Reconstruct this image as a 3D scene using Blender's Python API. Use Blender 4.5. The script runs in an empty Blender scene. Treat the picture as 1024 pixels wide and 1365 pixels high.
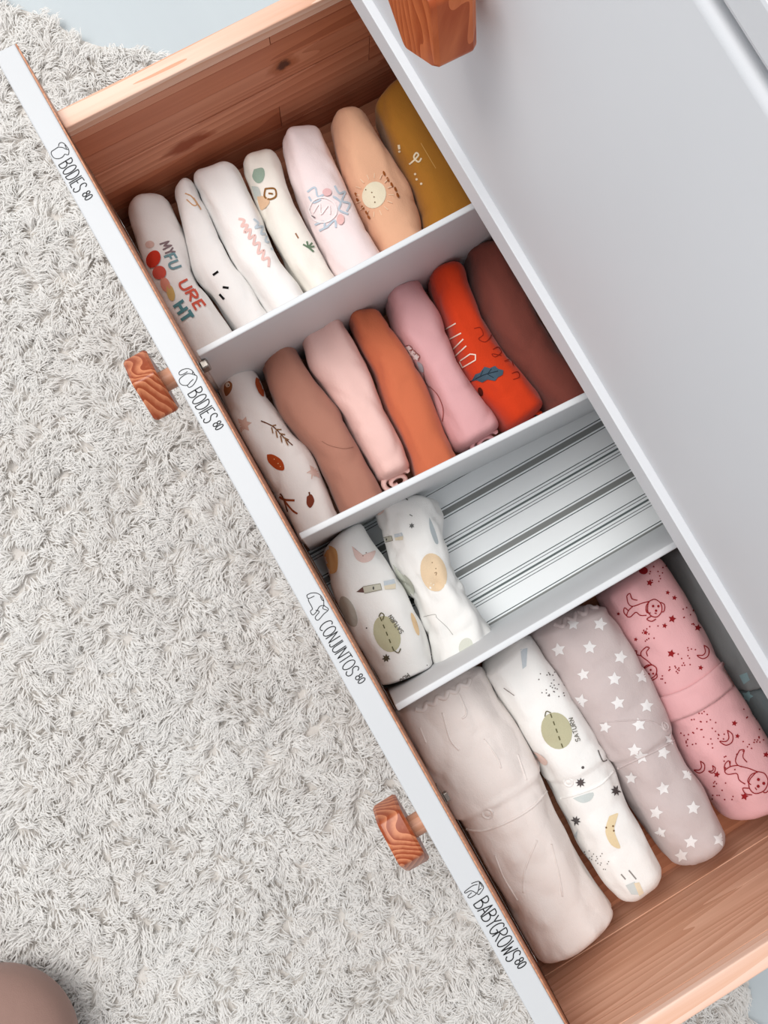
import bpy, bmesh, math, random
import numpy as np
from mathutils import Vector, Matrix, noise
from mathutils.bvhtree import BVHTree

# ------------------------------------------------------------------ camera
scene = bpy.context.scene
COL = scene.collection
CAM_R = ((0.49485735, -0.86607322, 0.07094631), (0.86807376, 0.48897839, -0.08572100), (0.03954945, 0.10400630, 0.99378998))
CAM_C = (0.40529044, 0.01165702, 0.59755614)
F_PX = 1149.6547
RM = Matrix(CAM_R); CC = Vector(CAM_C)
cam_d = bpy.data.cameras.new('camera'); cam = bpy.data.objects.new('camera', cam_d); COL.objects.link(cam)
cam.matrix_world = Matrix.Translation(CC) @ RM.to_4x4()
cam_d.sensor_fit = 'VERTICAL'; cam_d.sensor_height = 36; cam_d.lens = F_PX / 1365 * 36; cam_d.clip_start = 0.01
scene.camera = cam
# ------------------------------------------------------------------ light
w = bpy.data.worlds.new('room_light'); scene.world = w; w.use_nodes = True
w.node_tree.nodes['Background'].inputs[0].default_value = (0.93, 0.96, 1.0, 1)
w.node_tree.nodes['Background'].inputs[1].default_value = 0.58
def area_light(name, loc, target, size, sizey, power, col):
    d = bpy.data.lights.new(name, 'AREA'); d.shape = 'RECTANGLE'; d.size = size; d.size_y = sizey; d.energy = power; d.color = col
    o = bpy.data.objects.new(name, d); COL.objects.link(o); o.location = loc
    o.rotation_euler = (Vector(target) - Vector(loc)).to_track_quat('-Z', 'Y').to_euler()
    return o
area_light('window_daylight', (-0.85, -0.75, 2.95), (0.3, 0.0, -0.1), 2.0, 2.0, 76, (1.0, 0.985, 0.96))
vs = scene.view_settings
vs.view_transform = 'Standard'; vs.look = 'None'; vs.gamma = 1.0; vs.exposure = 0.27; vs.use_curve_mapping = False

# ------------------------------------------------------------------ helpers
def ray(px, py):
    d = RM @ Vector(((px - 512) / F_PX, -(py - 682.5) / F_PX, -1)); return d.normalized()
def at(px, py, z):
    d = ray(px, py); return CC + d * ((z - CC.z) / d.z)
def srgb(c):
    return tuple(((v / 255) / 12.92 if v / 255 <= .04045 else ((v / 255 + .055) / 1.055) ** 2.4) for v in c)
def empty(name, loc=(0, 0, 0)):
    o = bpy.data.objects.new(name, None); COL.objects.link(o); o.location = loc; o.empty_display_size = .02; return o
def tag(o, label=None, cat=None, group=None, kind=None):
    if label: o['label'] = label
    if cat: o['category'] = cat
    if group: o['group'] = group
    if kind: o['kind'] = kind
    return o
def link_mesh(name, me, mat, parent=None, smooth=True):
    o = bpy.data.objects.new(name, me); COL.objects.link(o)
    if mat and not me.materials: me.materials.append(mat)
    if smooth: me.shade_smooth()
    if parent:
        o.parent = parent
        bpy.context.view_layer.update()
        o.matrix_parent_inverse = parent.matrix_world.inverted()
    return o
def mesh_obj(name, verts, faces, mat, parent=None, smooth=True):
    me = bpy.data.meshes.new(name); me.from_pydata([tuple(v) for v in verts], [], faces); me.update()
    return link_mesh(name, me, mat, parent, smooth)
def bm_obj(name, bm, mat, parent=None, smooth=False):
    bmesh.ops.recalc_face_normals(bm, faces=bm.faces)
    me = bpy.data.meshes.new(name); bm.to_mesh(me); bm.free(); me.update()
    return link_mesh(name, me, mat, parent, smooth)
def add_box(bm, x0, x1, y0, y1, z0, z1, bevel=0.0, seg=2):
    r = bmesh.ops.create_cube(bm, size=1.0)
    vs_ = r['verts']
    for v in vs_:
        v.co = Vector((x0 + (v.co.x + .5) * (x1 - x0), y0 + (v.co.y + .5) * (y1 - y0), z0 + (v.co.z + .5) * (z1 - z0)))
    if bevel:
        es = list({e for v in vs_ for e in v.link_edges})
        bmesh.ops.bevel(bm, geom=es, offset=bevel, segments=seg, profile=.5, affect='EDGES')
def box(name, x0, x1, y0, y1, z0, z1, mat, parent=None, bevel=0.001, seg=2):
    bm = bmesh.new(); add_box(bm, x0, x1, y0, y1, z0, z1, bevel, seg); return bm_obj(name, bm, mat, parent)

# ------------------------------------------------------------------ materials
def new_mat(name):
    m = bpy.data.materials.new(name); m.use_nodes = True; nt = m.node_tree
    return m, nt, nt.nodes['Principled BSDF']
def N(nt, typ, **kw):
    n = nt.nodes.new(typ)
    for k, v in kw.items(): setattr(n, k, v)
    return n
def setp(b, rough=.5, spec=.4, sheen=0):
    b.inputs['Roughness'].default_value = rough; b.inputs['Specular IOR Level'].default_value = spec
    b.inputs['Sheen Weight'].default_value = sheen
def paint(name, c, rough=.38, spec=.4, bump=.04):
    m, nt, b = new_mat(name); setp(b, rough, spec)
    tc = N(nt, 'ShaderNodeTexCoord'); n = N(nt, 'ShaderNodeTexNoise'); n.inputs['Scale'].default_value = 9; n.inputs['Detail'].default_value = 5
    nt.links.new(tc.outputs['Object'], n.inputs['Vector'])
    mx = N(nt, 'ShaderNodeMix', data_type='RGBA'); a = srgb(c)
    mx.inputs[6].default_value = (*[v * .97 for v in a], 1); mx.inputs[7].default_value = (*[min(1, v * 1.03) for v in a], 1)
    nt.links.new(n.outputs[0], mx.inputs[0]); nt.links.new(mx.outputs[2], b.inputs['Base Color'])
    n2 = N(nt, 'ShaderNodeTexNoise'); n2.inputs['Scale'].default_value = 420; nt.links.new(tc.outputs['Object'], n2.inputs['Vector'])
    bp = N(nt, 'ShaderNodeBump'); bp.inputs['Strength'].default_value = bump; bp.inputs['Distance'].default_value = .0006
    nt.links.new(n2.outputs[0], bp.inputs['Height']); nt.links.new(bp.outputs[0], b.inputs['Normal'])
    return m
def fabric(name, c, c2=None, weave=900, bump=.25, sheen=.15):
    m, nt, b = new_mat(name); setp(b, .92, .12, sheen); b.inputs['Sheen Roughness'].default_value = .5
    tc = N(nt, 'ShaderNodeTexCoord'); n = N(nt, 'ShaderNodeTexNoise'); n.inputs['Scale'].default_value = 28; n.inputs['Detail'].default_value = 4
    nt.links.new(tc.outputs['Object'], n.inputs['Vector'])
    a = srgb(c); d = srgb(c2) if c2 else tuple(v * .95 for v in a)
    mx = N(nt, 'ShaderNodeMix', data_type='RGBA'); mx.inputs[6].default_value = (*d, 1); mx.inputs[7].default_value = (*[min(1, v * 1.04) for v in a], 1)
    nt.links.new(n.outputs[0], mx.inputs[0]); nt.links.new(mx.outputs[2], b.inputs['Base Color'])
    n2 = N(nt, 'ShaderNodeTexNoise'); n2.inputs['Scale'].default_value = weave; n2.inputs['Detail'].default_value = 2; nt.links.new(tc.outputs['Object'], n2.inputs['Vector'])
    n3 = N(nt, 'ShaderNodeTexNoise'); n3.inputs['Scale'].default_value = 55; n3.inputs['Detail'].default_value = 3; nt.links.new(tc.outputs['Object'], n3.inputs['Vector'])
    b1 = N(nt, 'ShaderNodeBump'); b1.inputs['Strength'].default_value = bump; b1.inputs['Distance'].default_value = .0008
    b2 = N(nt, 'ShaderNodeBump'); b2.inputs['Strength'].default_value = .35; b2.inputs['Distance'].default_value = .003
    nt.links.new(n3.outputs[0], b2.inputs['Height']); nt.links.new(b2.outputs[0], b1.inputs['Normal'])
    nt.links.new(n2.outputs[0], b1.inputs['Height']); nt.links.new(b1.outputs[0], b.inputs['Normal'])
    return m
def wood(name, light, dark, scale=1.0, rough=.5, relief=.12, knots=(), seed=0.0, ring=60, contrast=1.0, grain=.34):
    """pine with its grain along the object's Y axis"""
    m, nt, b = new_mat(name); setp(b, rough, .35)
    L = nt.links.new
    tc = N(nt, 'ShaderNodeTexCoord')
    mp = N(nt, 'ShaderNodeMapping'); mp.inputs['Scale'].default_value = (1, .07, 1); mp.inputs['Location'].default_value = (seed, seed * 1.7, seed * .6)
    L(tc.outputs['Object'], mp.inputs['Vector'])
    warp = N(nt, 'ShaderNodeTexNoise'); warp.inputs['Scale'].default_value = 16 * scale; warp.inputs['Detail'].default_value = 2; L(mp.outputs[0], warp.inputs['Vector'])
    vm = N(nt, 'ShaderNodeVectorMath', operation='SCALE'); vm.inputs['Scale'].default_value = .09 / scale; L(warp.outputs['Color'], vm.inputs[0])
    va = N(nt, 'ShaderNodeVectorMath', operation='ADD'); L(mp.outputs[0], va.inputs[0]); L(vm.outputs[0], va.inputs[1])
    wv = N(nt, 'ShaderNodeTexWave', wave_type='RINGS', rings_direction='Y', wave_profile='SAW'); wv.inputs['Scale'].default_value = ring * scale
    wv.inputs['Distortion'].default_value = .7; wv.inputs['Detail'].default_value = 2; wv.inputs['Detail Scale'].default_value = 1.5
    L(va.outputs[0], wv.inputs['Vector'])
    fine = N(nt, 'ShaderNodeTexNoise'); fine.inputs['Scale'].default_value = 260 * scale; fine.inputs['Detail'].default_value = 4
    mp2 = N(nt, 'ShaderNodeMapping'); mp2.inputs['Scale'].default_value = (1, .03, 1); L(tc.outputs['Object'], mp2.inputs['Vector']); L(mp2.outputs[0], fine.inputs['Vector'])
    broad = N(nt, 'ShaderNodeTexNoise'); broad.inputs['Scale'].default_value = 30 * scale; L(mp.outputs[0], broad.inputs['Vector'])
    ad = N(nt, 'ShaderNodeMath', operation='MULTIPLY_ADD'); ad.inputs[1].default_value = grain; L(wv.outputs['Fac'], ad.inputs[0])
    ml = N(nt, 'ShaderNodeMath', operation='MULTIPLY'); ml.inputs[1].default_value = .38; L(fine.outputs[0], ml.inputs[0]); L(ml.outputs[0], ad.inputs[2])
    ad2 = N(nt, 'ShaderNodeMath', operation='MULTIPLY_ADD'); ad2.inputs[1].default_value = .45; L(broad.outputs[0], ad2.inputs[0]); L(ad.outputs[0], ad2.inputs[2])
    rp = N(nt, 'ShaderNodeValToRGB'); L(ad2.outputs[0], rp.inputs[0])
    a, d = srgb(light), srgb(dark)
    rp.color_ramp.elements[0].position = .5 - .22 / contrast + .1; rp.color_ramp.elements[0].color = (*a, 1)
    rp.color_ramp.elements[1].position = .5 + .35 / contrast + .1; rp.color_ramp.elements[1].color = (*d, 1)
    out = rp.outputs[0]
    for (kx, ky, kz, rx, ry, rz, kc) in knots:
        sb = N(nt, 'ShaderNodeVectorMath', operation='SUBTRACT'); sb.inputs[1].default_value = (kx, ky, kz); L(tc.outputs['Object'], sb.inputs[0])
        dv = N(nt, 'ShaderNodeVectorMath', operation='DIVIDE'); dv.inputs[1].default_value = (rx, ry, rz); L(sb.outputs[0], dv.inputs[0])
        nk = N(nt, 'ShaderNodeTexNoise'); nk.inputs['Scale'].default_value = 1.5; L(dv.outputs[0], nk.inputs['Vector'])
        le = N(nt, 'ShaderNodeVectorMath', operation='LENGTH'); L(dv.outputs[0], le.inputs[0])
        sm = N(nt, 'ShaderNodeMath', operation='MULTIPLY_ADD'); sm.inputs[1].default_value = .9; L(nk.outputs[0], sm.inputs[0]); L(le.outputs['Value'], sm.inputs[2])
        rk = N(nt, 'ShaderNodeMapRange'); rk.inputs['From Min'].default_value = 1.0; rk.inputs['From Max'].default_value = 1.55; rk.inputs['To Min'].default_value = 1; rk.inputs['To Max'].default_value = 0
        L(sm.outputs[0], rk.inputs['Value'])
        mx = N(nt, 'ShaderNodeMix', data_type='RGBA'); L(rk.outputs[0], mx.inputs[0]); L(out, mx.inputs[6]); mx.inputs[7].default_value = (*srgb(kc), 1)
        out = mx.outputs[2]
    L(out, b.inputs['Base Color'])
    bp = N(nt, 'ShaderNodeBump'); bp.inputs['Strength'].default_value = relief; bp.inputs['Distance'].default_value = .0008
    L(ad2.outputs[0], bp.inputs['Height']); L(bp.outputs[0], b.inputs['Normal'])
    return m
def ink_mat():
    m, nt, b = new_mat('printed_ink'); setp(b, .9, .1)
    a = N(nt, 'ShaderNodeVertexColor'); a.layer_name = 'Col'
    n = N(nt, 'ShaderNodeTexNoise'); n.inputs['Scale'].default_value = 900
    tc = N(nt, 'ShaderNodeTexCoord'); nt.links.new(tc.outputs['Object'], n.inputs['Vector'])
    mx = N(nt, 'ShaderNodeMix', data_type='RGBA', blend_type='MULTIPLY'); mx.inputs[0].default_value = .12
    nt.links.new(a.outputs[0], mx.inputs[6]); nt.links.new(n.outputs[0], mx.inputs[7]); nt.links.new(mx.outputs[2], b.inputs['Base Color'])
    return m
INK = ink_mat()
M_WHITE = paint('white_paint', (201, 202, 204))
M_GREYW = paint('dresser_white_paint', (213, 214, 217), rough=.5)
M_DIV = paint('divider_white_board', (218, 220, 222), rough=.5)
M_METAL, _nt, _b = new_mat('steel_clip'); _b.inputs['Metallic'].default_value = .9; _b.inputs['Roughness'].default_value = .35; _b.inputs['Base Color'].default_value = (.32, .29, .26, 1)
PINE = ((226, 178, 148), (176, 108, 72))

# ------------------------------------------------------------------ dimensions (metres; x along the drawer front, y towards the dresser)
W = .75; TF = .0185; D = .183; DT = .0348; SD = .0128; TW = .0151
FLOOR = -.405; RAIL_Y = .2286; FACE_Y = .2350; BACK_Y = .46

# ------------------------------------------------------------------ setting
def floor_mat():
    m, nt, b = new_mat('pale_floor'); setp(b, .4, .4); L = nt.links.new
    tc = N(nt, 'ShaderNodeTexCoord'); n = N(nt, 'ShaderNodeTexNoise'); n.inputs['Scale'].default_value = 6; n.inputs['Detail'].default_value = 6
    mp = N(nt, 'ShaderNodeMapping'); mp.inputs['Scale'].default_value = (.3, 2, 1); L(tc.outputs['Object'], mp.inputs[0]); L(mp.outputs[0], n.inputs['Vector'])
    mx = N(nt, 'ShaderNodeMix', data_type='RGBA'); mx.inputs[6].default_value = (*srgb((186, 193, 197)), 1); mx.inputs[7].default_value = (*srgb((198, 205, 208)), 1)
    L(n.outputs[0], mx.inputs[0]); L(mx.outputs[2], b.inputs['Base Color']); return m
fl = box('floor', -3, 3.5, -3, .9, FLOOR - .05, FLOOR, floor_mat(), bevel=0); tag(fl, 'pale grey smooth floor beneath the shaggy rug', kind='structure')
wb = box('wall_back', -3, 3.5, .9, 1.0, FLOOR - .05, 2.1, paint('wall_paint', (232, 232, 230), rough=.8), bevel=0); tag(wb, 'plain off white wall behind the dresser', kind='structure')

# ------------------------------------------------------------------ dresser
dresser = empty('dresser', (.375, .5, FLOOR))
tag(dresser, 'pale grey-white wooden dresser rising behind the open drawer', 'dresser')
box('rail', -.075, .825, RAIL_Y, RAIL_Y + .022, .005, .0255, M_GREYW, dresser, .0006, 2)
bm = bmesh.new(); add_box(bm, -.07, .82, FACE_Y, FACE_Y + .018, .0258, .3030, 0)
bmesh.ops.bevel(bm, geom=[e for e in bm.edges if all(v.co.z > .29 and v.co.y < FACE_Y + .001 for v in e.verts)], offset=.0045, segments=4, profile=.5, affect='EDGES')
uf = bm_obj('drawer_front', bm, M_GREYW, dresser, True); uf.data.set_sharp_from_angle(angle=math.radians(40))
uf['label'] = 'closed upper drawer front, plain pale grey'
box('top_panel', -.095, .845, .2356, .86, .3095, .3290, M_GREYW, dresser, .0030, 3)
box('top_rail', -.075, .825, FACE_Y + .0185, FACE_Y + .03, .28, .3095, M_GREYW, dresser, 0)
for s, (a, b_) in enumerate(((-.092, -.074), (.824, .842))):
    box('side_panel', a, b_, .238, .855, FLOOR, .3095, M_GREYW, dresser, .001)
box('back_panel', -.074, .824, .835, .850, FLOOR + .02, .3095, M_GREYW, dresser, 0)
box('shelf_board', -.074, .824, .2506, .835, .0055, .017, M_GREYW, dresser, 0)
box('lower_drawer_front', -.07, .82, FACE_Y, FACE_Y + .018, -.375, -.212, M_GREYW, dresser, .003, 3)
box('plinth', -.074, .824, .25, .27, FLOOR, -.376, M_GREYW, dresser, 0)

KN = [wood('knob_wood', (208, 132, 92), (150, 66, 30), 1.0, .3, relief=.02, seed=1.3, ring=64, contrast=1.25, grain=.6), wood('knob_wood_dark', (198, 108, 62), (158, 70, 30), 1.0, .3, relief=.02, seed=4.1, ring=48, contrast=1.1, grain=.5)]
M_STEM = wood('stem_wood', (222, 168, 138), (196, 128, 92), 1.0, .4, seed=2.2)
def knob(parent, x, z, yface, r, rot, mat, thick=.0205, stem=.0130, ns=5):
    """five-sided wooden knob on a round dowel; grain runs obliquely"""
    bm = bmesh.new()
    prof = [(0.0, .95), (.10, 1.0), (.90, .985), (1.0, .93)]
    rings = []
    for t, k in prof:
        y = yface - stem - thick * t
        rings.append([bm.verts.new((r * k * math.cos(rot + 2 * math.pi / ns * i), y, r * k * math.sin(rot + 2 * math.pi / ns * i))) for i in range(ns)])
    for a, b_ in zip(rings, rings[1:]):
        for i in range(ns): bm.faces.new((a[i], a[(i + 1) % ns], b_[(i + 1) % ns], b_[i]))
    bm.faces.new(rings[0]); bm.faces.new(rings[-1])
    es = [e for e in bm.edges if abs(e.verts[0].co.y - e.verts[1].co.y) > 1e-5]
    bmesh.ops.bevel(bm, geom=es, offset=.003, segments=3, profile=.5, affect='EDGES')
    # local frame turned so the grain crosses the sides
    Rg = Matrix.Rotation(math.radians(62), 4, 'X') @ Matrix.Rotation(math.radians(25), 4, 'Z')
    bm.transform(Rg.inverted() @ Matrix.Translation((0, -yface, 0)))
    o = bm_obj('knob', bm, mat, None, True)
    o.data.set_sharp_from_angle(angle=math.radians(28))
    o.matrix_world = Matrix.Translation((x, yface, z)) @ Rg
    o.parent = parent; bpy.context.view_layer.update(); o.matrix_parent_inverse = parent.matrix_world.inverted()
    bm = bmesh.new()
    bmesh.ops.create_cone(bm, cap_ends=True, segments=28, radius1=.0086, radius2=.0086, depth=stem + .004, matrix=Matrix.Translation((x, yface - stem / 2, z)) @ Matrix.Rotation(math.pi / 2, 4, 'X'))
    s = bm_obj('knob_stem', bm, M_STEM, parent, True); s.data.set_sharp_from_angle(angle=math.radians(40))
    return o
knob(uf, .1475, .170, FACE_Y, .034, math.radians(-90), KN[1], .026, .016)
knob(uf, .6025, .170, FACE_Y, .034, math.radians(-70), KN[0], .026, .016)

# ------------------------------------------------------------------ open drawer
drawer = empty('drawer', (.375, .2, -D - .01))
tag(drawer, 'open white-fronted pine drawer divided into four compartments of baby clothes', 'drawer')
# front panel: painted on top and face, raw pine at the back
bm = bmesh.new(); add_box(bm, -.0668, .8168, -TF, -.0012, -.2, 0, .0014, 3)
front = bm_obj('front_panel', bm, M_WHITE, drawer); front['label'] = 'white painted drawer front seen along its top edge'
M_PINE_IN = wood('pine_inside', (206, 150, 118), (166, 100, 66), 1.0, .5, seed=.7)
box('front_backing', -.0664, .8164, -.0012, 0.0, -.199, -.0006, M_PINE_IN, drawer, .0002, 1)
knob(front, .1787, -.085, -TF, .0300, math.radians(90), KN[0], .0205, .0125)
knob(front, .5785, -.085, -TF, .0300, math.radians(62), KN[0], .0205, .0125)
# side panels of edge-glued staves
def side_panel(x_in, sgn, zs, mats, label):
    """a panel glued from staves that run along the drawer's depth; x_in is its inner face"""
    xo = x_in + sgn * TW
    core = box('side_panel', min(x_in + sgn * .004, xo), max(x_in + sgn * .004, xo), .0005, BACK_Y, -D - .008, -SD - .0125, mats[0], drawer, 0)
    core['label'] = label
    cap = box('top_edge', min(x_in, xo), max(x_in, xo), .0005, BACK_Y, -SD - .0122, -SD, mats[0], core, .0009, 2)
    for i in range(len(zs) - 1):
        y = .0005; k = 0
        cuts = [.17 + .09 * ((i * 7) % 4), BACK_Y]
        for yc in cuts:
            x0, x1 = sorted((x_in + .00025 * ((i + k) % 3) * sgn, x_in + sgn * .0045))
            box('stave', x0, x1, y, yc - .0003, zs[i + 1] + .0002, zs[i] - .0002, mats[1 + (i * 2 + k) % (len(mats) - 1)], core, .0003, 1)
            y = yc + .0003; k += 1
    return core
edge_l = wood('pine_lit_edge_left', (238, 204, 184), (214, 156, 124), 1.0, .5, seed=3.3, ring=48, contrast=1.3)  # same pine as the staves, paler: the lit top edge is put into the colour
kn = ((0.0, .179, -.066, .03, .0150, .0110, (172, 100, 66)), (0.0, .179, -.066, .03, .0070, .0062, (84, 42, 26)), (0.0, .084, -.105, .03, .026, .0085, (150, 74, 44)))
staves_l = [wood('pine_stave_a', (216, 150, 118), (172, 100, 70), 1.0, .5, seed=1.1, ring=40, knots=kn), wood('pine_stave_b', (204, 136, 104), (164, 92, 62), 1.0, .5, seed=5.2, ring=55, knots=kn),
            wood('pine_stave_c', (196, 122, 88), (154, 82, 54), 1.0, .5, seed=8.4, ring=35, knots=kn)]
side_panel(0.0, -1, [-SD - .0122, -.034, -.058, -.085, -.118, -.15, -D - .006], [edge_l] + staves_l, 'left pine side panel with knots')
edge_r = wood('pine_lit_edge_right', (240, 204, 184), (218, 160, 126), 1.0, .5, seed=6.1, ring=40, contrast=1.2)  # light on the right top edge painted in as a paler pine
staves_r = [wood('pine_stave_d', (234, 186, 158), (190, 130, 98), 1.0, .5, seed=2.9, ring=60), wood('pine_stave_e', (226, 174, 144), (182, 120, 88), 1.0, .5, seed=7.7, ring=50), ]
side_panel(W, 1, [-SD - .0122, -.045, -.095, -.14, -D - .006], [edge_r] + staves_r, 'right pine side panel')
box('back_panel', -TW, W + TW, BACK_Y + .0004, BACK_Y + .012, -D - .008, -SD - .004, staves_r[0], drawer, .0005)
box('bottom_panel', 0.0, W, .0003, BACK_Y - .0004, -D - .006, -D, wood('pine_bottom', (206, 142, 108), (166, 100, 70), 1.0, .5, seed=9.3, ring=45), drawer, 0)
# dividers, each with its spring clip at the front end
TD = .0052
def divider(xa, xb, label):
    y0, y1 = .0035, BACK_Y - .002
    bm = bmesh.new(); add_box(bm, 0, TD, y0, y1, -D + .0008, -DT, .0012, 3)
    # round the front top corner
    sl = (xb - xa) / .3
    for v in bm.verts:
        v.co.x += xa - TD + sl * v.co.y
        if v.co.y < y0 + .004 and v.co.z > -DT - .004: v.co.z -= .0025
    o = bm_obj('divider', bm, M_DIV, drawer, True); o.data.set_sharp_from_angle(angle=math.radians(50)); o['label'] = label
    return o
dv1 = divider(.1901, .1901, 'white board divider nearest the left side panel')
dv2 = divider(.3477, .3639, 'white board divider set slightly askew in the middle')
dv3 = divider(.4910, .4910, 'white board divider beside the sleepsuits')
def clip(xc, parent, z=-.05):
    bm = bmesh.new(); add_box(bm, xc + .0004, xc + .0072, .0008, .0075, z - .012, z, .0012, 2); add_box(bm, xc + .0001, xc + .012, .0001, .0008, z - .016, z + .004, .0002, 1)
    o = bm_obj('spring_clip', bm, M_METAL, parent); o['label'] = 'small dark metal spring clip'
clip(.1901, dv1, -.046); 
bm = bmesh.new(); add_box(bm, .562, .578, .0002, .0012, -.098, -.086, .0003, 1); add_box(bm, .570, .577, .0012, .005, -.096, -.088, .0008, 2)
bm_obj('metal_catch', bm, M_METAL, drawer)

# ------------------------------------------------------------------ stroke lettering on the drawer front
def arc(cx, cy, rx, ry, a0, a1, n=12):
    return [(cx + rx * math.cos(math.radians(a0 + (a1 - a0) * i / n)), cy + ry * math.sin(math.radians(a0 + (a1 - a0) * i / n))) for i in range(n + 1)]
G = {
 'B': (.62, [[(0, 0), (0, 1)], [(0, 1)] + arc(.22, .79, .3, .2, 80, -80) + [(0, .56)], [(0, .55)] + arc(.25, .28, .36, .27, 80, -80) + [(0, 0)]]),
 'O': (.66, [arc(.33, .5, .33, .5, 90, 450, 22)]),
 'D': (.62, [[(0, 0), (0, 1)], [(0, 1)] + arc(.18, .5, .44, .49, 80, -80, 14) + [(0, 0)]]),
 'I': (.10, [[(.05, 0), (.05, 1)]]),
 'E': (.45, [[(.45, 1), (0, .97), (0, .02), (.45, 0)], [(0, .52), (.36, .54)]]),
 'S': (.56, [arc(.3, .76, .25, .24, 20, 230, 12) + [(.3, .5)] + arc(.27, .25, .27, .25, 60, -160, 14)]),
 'C': (.55, [arc(.33, .5, .33, .5, 50, 310, 16)]),
 'N': (.55, [[(0, 0), (.03, 1), (.5, .02), (.55, 1)]]),
 'J': (.40, [[(.36, 1), (.36, .2)] + arc(.18, .18, .18, .18, 0, -150, 8)]),
 'U': (.55, [[(0, 1), (0, .3)] + arc(.26, .28, .26, .28, 180, 360, 12) + [(.53, 1)]]),
 'T': (.55, [[(0, .98), (.55, 1)], [(.28, 1), (.27, 0)]]),
 'A': (.6, [[(0, 0), (.3, 1), (.6, 0)], [(.1, .36), (.52, .36)]]),
 'Y': (.55, [[(0, 1), (.28, .55), (.55, 1)], [(.28, .55), (.27, 0)]]),
 'G': (.62, [arc(.33, .5, .33, .5, 50, 340, 18) + [(.63, .45), (.36, .44)]]),
 'R': (.6, [[(0, 0), (0, 1)], [(0, 1)] + arc(.22, .77, .32, .22, 80, -80) + [(0, .5)], [(.16, .5), (.58, 0)]]),
 'W': (.8, [[(0, 1), (.2, 0), (.4, .75), (.6, 0), (.82, 1)]]),
 'L': (.42, [[(0, 1), (0, 0), (.42, .02)]]),
 'M': (.7, [[(0, 0), (.08, 1), (.35, .3), (.62, 1), (.7, 0)]]),
 'F': (.45, [[(.45, 1), (0, .98), (0, 0)], [(0, .52), (.36, .54)]]),
 'H': (.55, [[(0, 0), (0, 1)], [(.55, 0), (.55, 1)], [(0, .5), (.55, .52)]]),
 '8': (.5, [arc(.25, .76, .2, .23, -90, 270, 14), arc(.25, .27, .25, .27, 90, 450, 16)]),
 '0': (.5, [arc(.25, .5, .25, .5, 90, 450, 18)]),
}
def text_lines(s, p0, p1, up, gap=.16, wide=1.0):
    """polylines in the same plane as p0/p1 (2-D): baseline p0->p1, letters' height vector up"""
    adv = [G[c][0] * wide for c in s]; tot = sum(adv) + gap * (len(s) - 1)
    out = []; x = 0
    for c, a in zip(s, adv):
        for pl in G[c][1]:
            out.append([(p0[0] + (p1[0] - p0[0]) * (x + u * wide) / tot + up[0] * v, p0[1] + (p1[1] - p0[1]) * (x + u * wide) / tot + up[1] * v) for u, v in pl])
        x += a + gap
    return out
def resample(pl, step):
    out = [pl[0]]
    for a, b_ in zip(pl, pl[1:]):
        L_ = math.hypot(b_[0] - a[0], b_[1] - a[1]); n = max(1, int(math.ceil(L_ / step)))
        out += [(a[0] + (b_[0] - a[0]) * i / n, a[1] + (b_[1] - a[1]) * i / n) for i in range(1, n + 1)]
    return [q for i, q in enumerate(out) if i == 0 or math.hypot(q[0] - out[i - 1][0], q[1] - out[i - 1][1]) > 1e-4]
def ribbon(pl, wd):
    """left/right offsets of a polyline"""
    n = len(pl); res = []
    for i, p_ in enumerate(pl):
        a = pl[max(0, i - 1)]; b_ = pl[min(n - 1, i + 1)]
        if i in (0, n - 1) and n > 3 and math.hypot(pl[0][0] - pl[-1][0], pl[0][1] - pl[-1][1]) < 1e-3: a, b_ = pl[-2], pl[1]
        tx, ty = b_[0] - a[0], b_[1] - a[1]; l = math.hypot(tx, ty) or 1
        res.append(((p_[0] - ty / l * wd / 2, p_[1] + tx / l * wd / 2), (p_[0] + ty / l * wd / 2, p_[1] - tx / l * wd / 2)))
    return res
M_INKB = new_mat('black_marker_ink'); M_INKB[2].inputs['Base Color'].default_value = (.012, .012, .013, 1); setp(M_INKB[2], .6, .3); M_INKB = M_INKB[0]
def lettering(name, lines, wd, label):
    V, Fc = [], []
    for pl in lines:
        wpl = [at(x, y, 0) for x, y in pl]; wpl = resample([(v.x, v.y) for v in wpl], .0009)
        rb = ribbon(wpl, wd); b0 = len(V)
        for l, r in rb:
            for (x, y) in (l, r):
                V.append((x, max(-TF + .0012, min(-.0026, y)), .00022))
        for i in range(len(rb) - 1): Fc.append((b0 + 2 * i, b0 + 2 * i + 1, b0 + 2 * i + 3, b0 + 2 * i + 2))
    o = mesh_obj(name, V, Fc, M_INKB, front, False); o['label'] = label
def cp(ox, oy, k, pts): return [(ox + x / k, oy + y / k) for x, y in pts]
def smooth_pl(pl, n=6):
    """Catmull-Rom through the points"""
    out = []
    for i in range(len(pl) - 1):
        p0, p1, p2, p3 = pl[max(0, i - 1)], pl[i], pl[i + 1], pl[min(len(pl) - 1, i + 2)]
        for k in range(n):
            t = k / n
            out.append(tuple(.5 * (2 * p1[j] + (p2[j] - p0[j]) * t + (2 * p0[j] - 5 * p1[j] + 4 * p2[j] - p3[j]) * t * t + (3 * p1[j] - p0[j] - 3 * p2[j] + p3[j]) * t ** 3) for j in range(len(p1))))
    out.append(tuple(pl[-1])); return out
lettering('lettering', text_lines('BODIES', (78.1, 220.4), (99.8, 258), (16.9, -10.3)) + text_lines('80', (109.2, 259.5), (114.6, 268), (9.6, -6.2), .15), .0007, 'hand lettering BODIES80 nearest the left end')
lettering('lettering', text_lines('BODIES', (250.3, 525.7), (273.5, 565.5), (17.6, -10.6)) + text_lines('80', (283.2, 566.2), (288.6, 574.2), (10, -6.4), .15), .0007, 'hand lettering BODIES80 beside the first divider')
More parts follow.
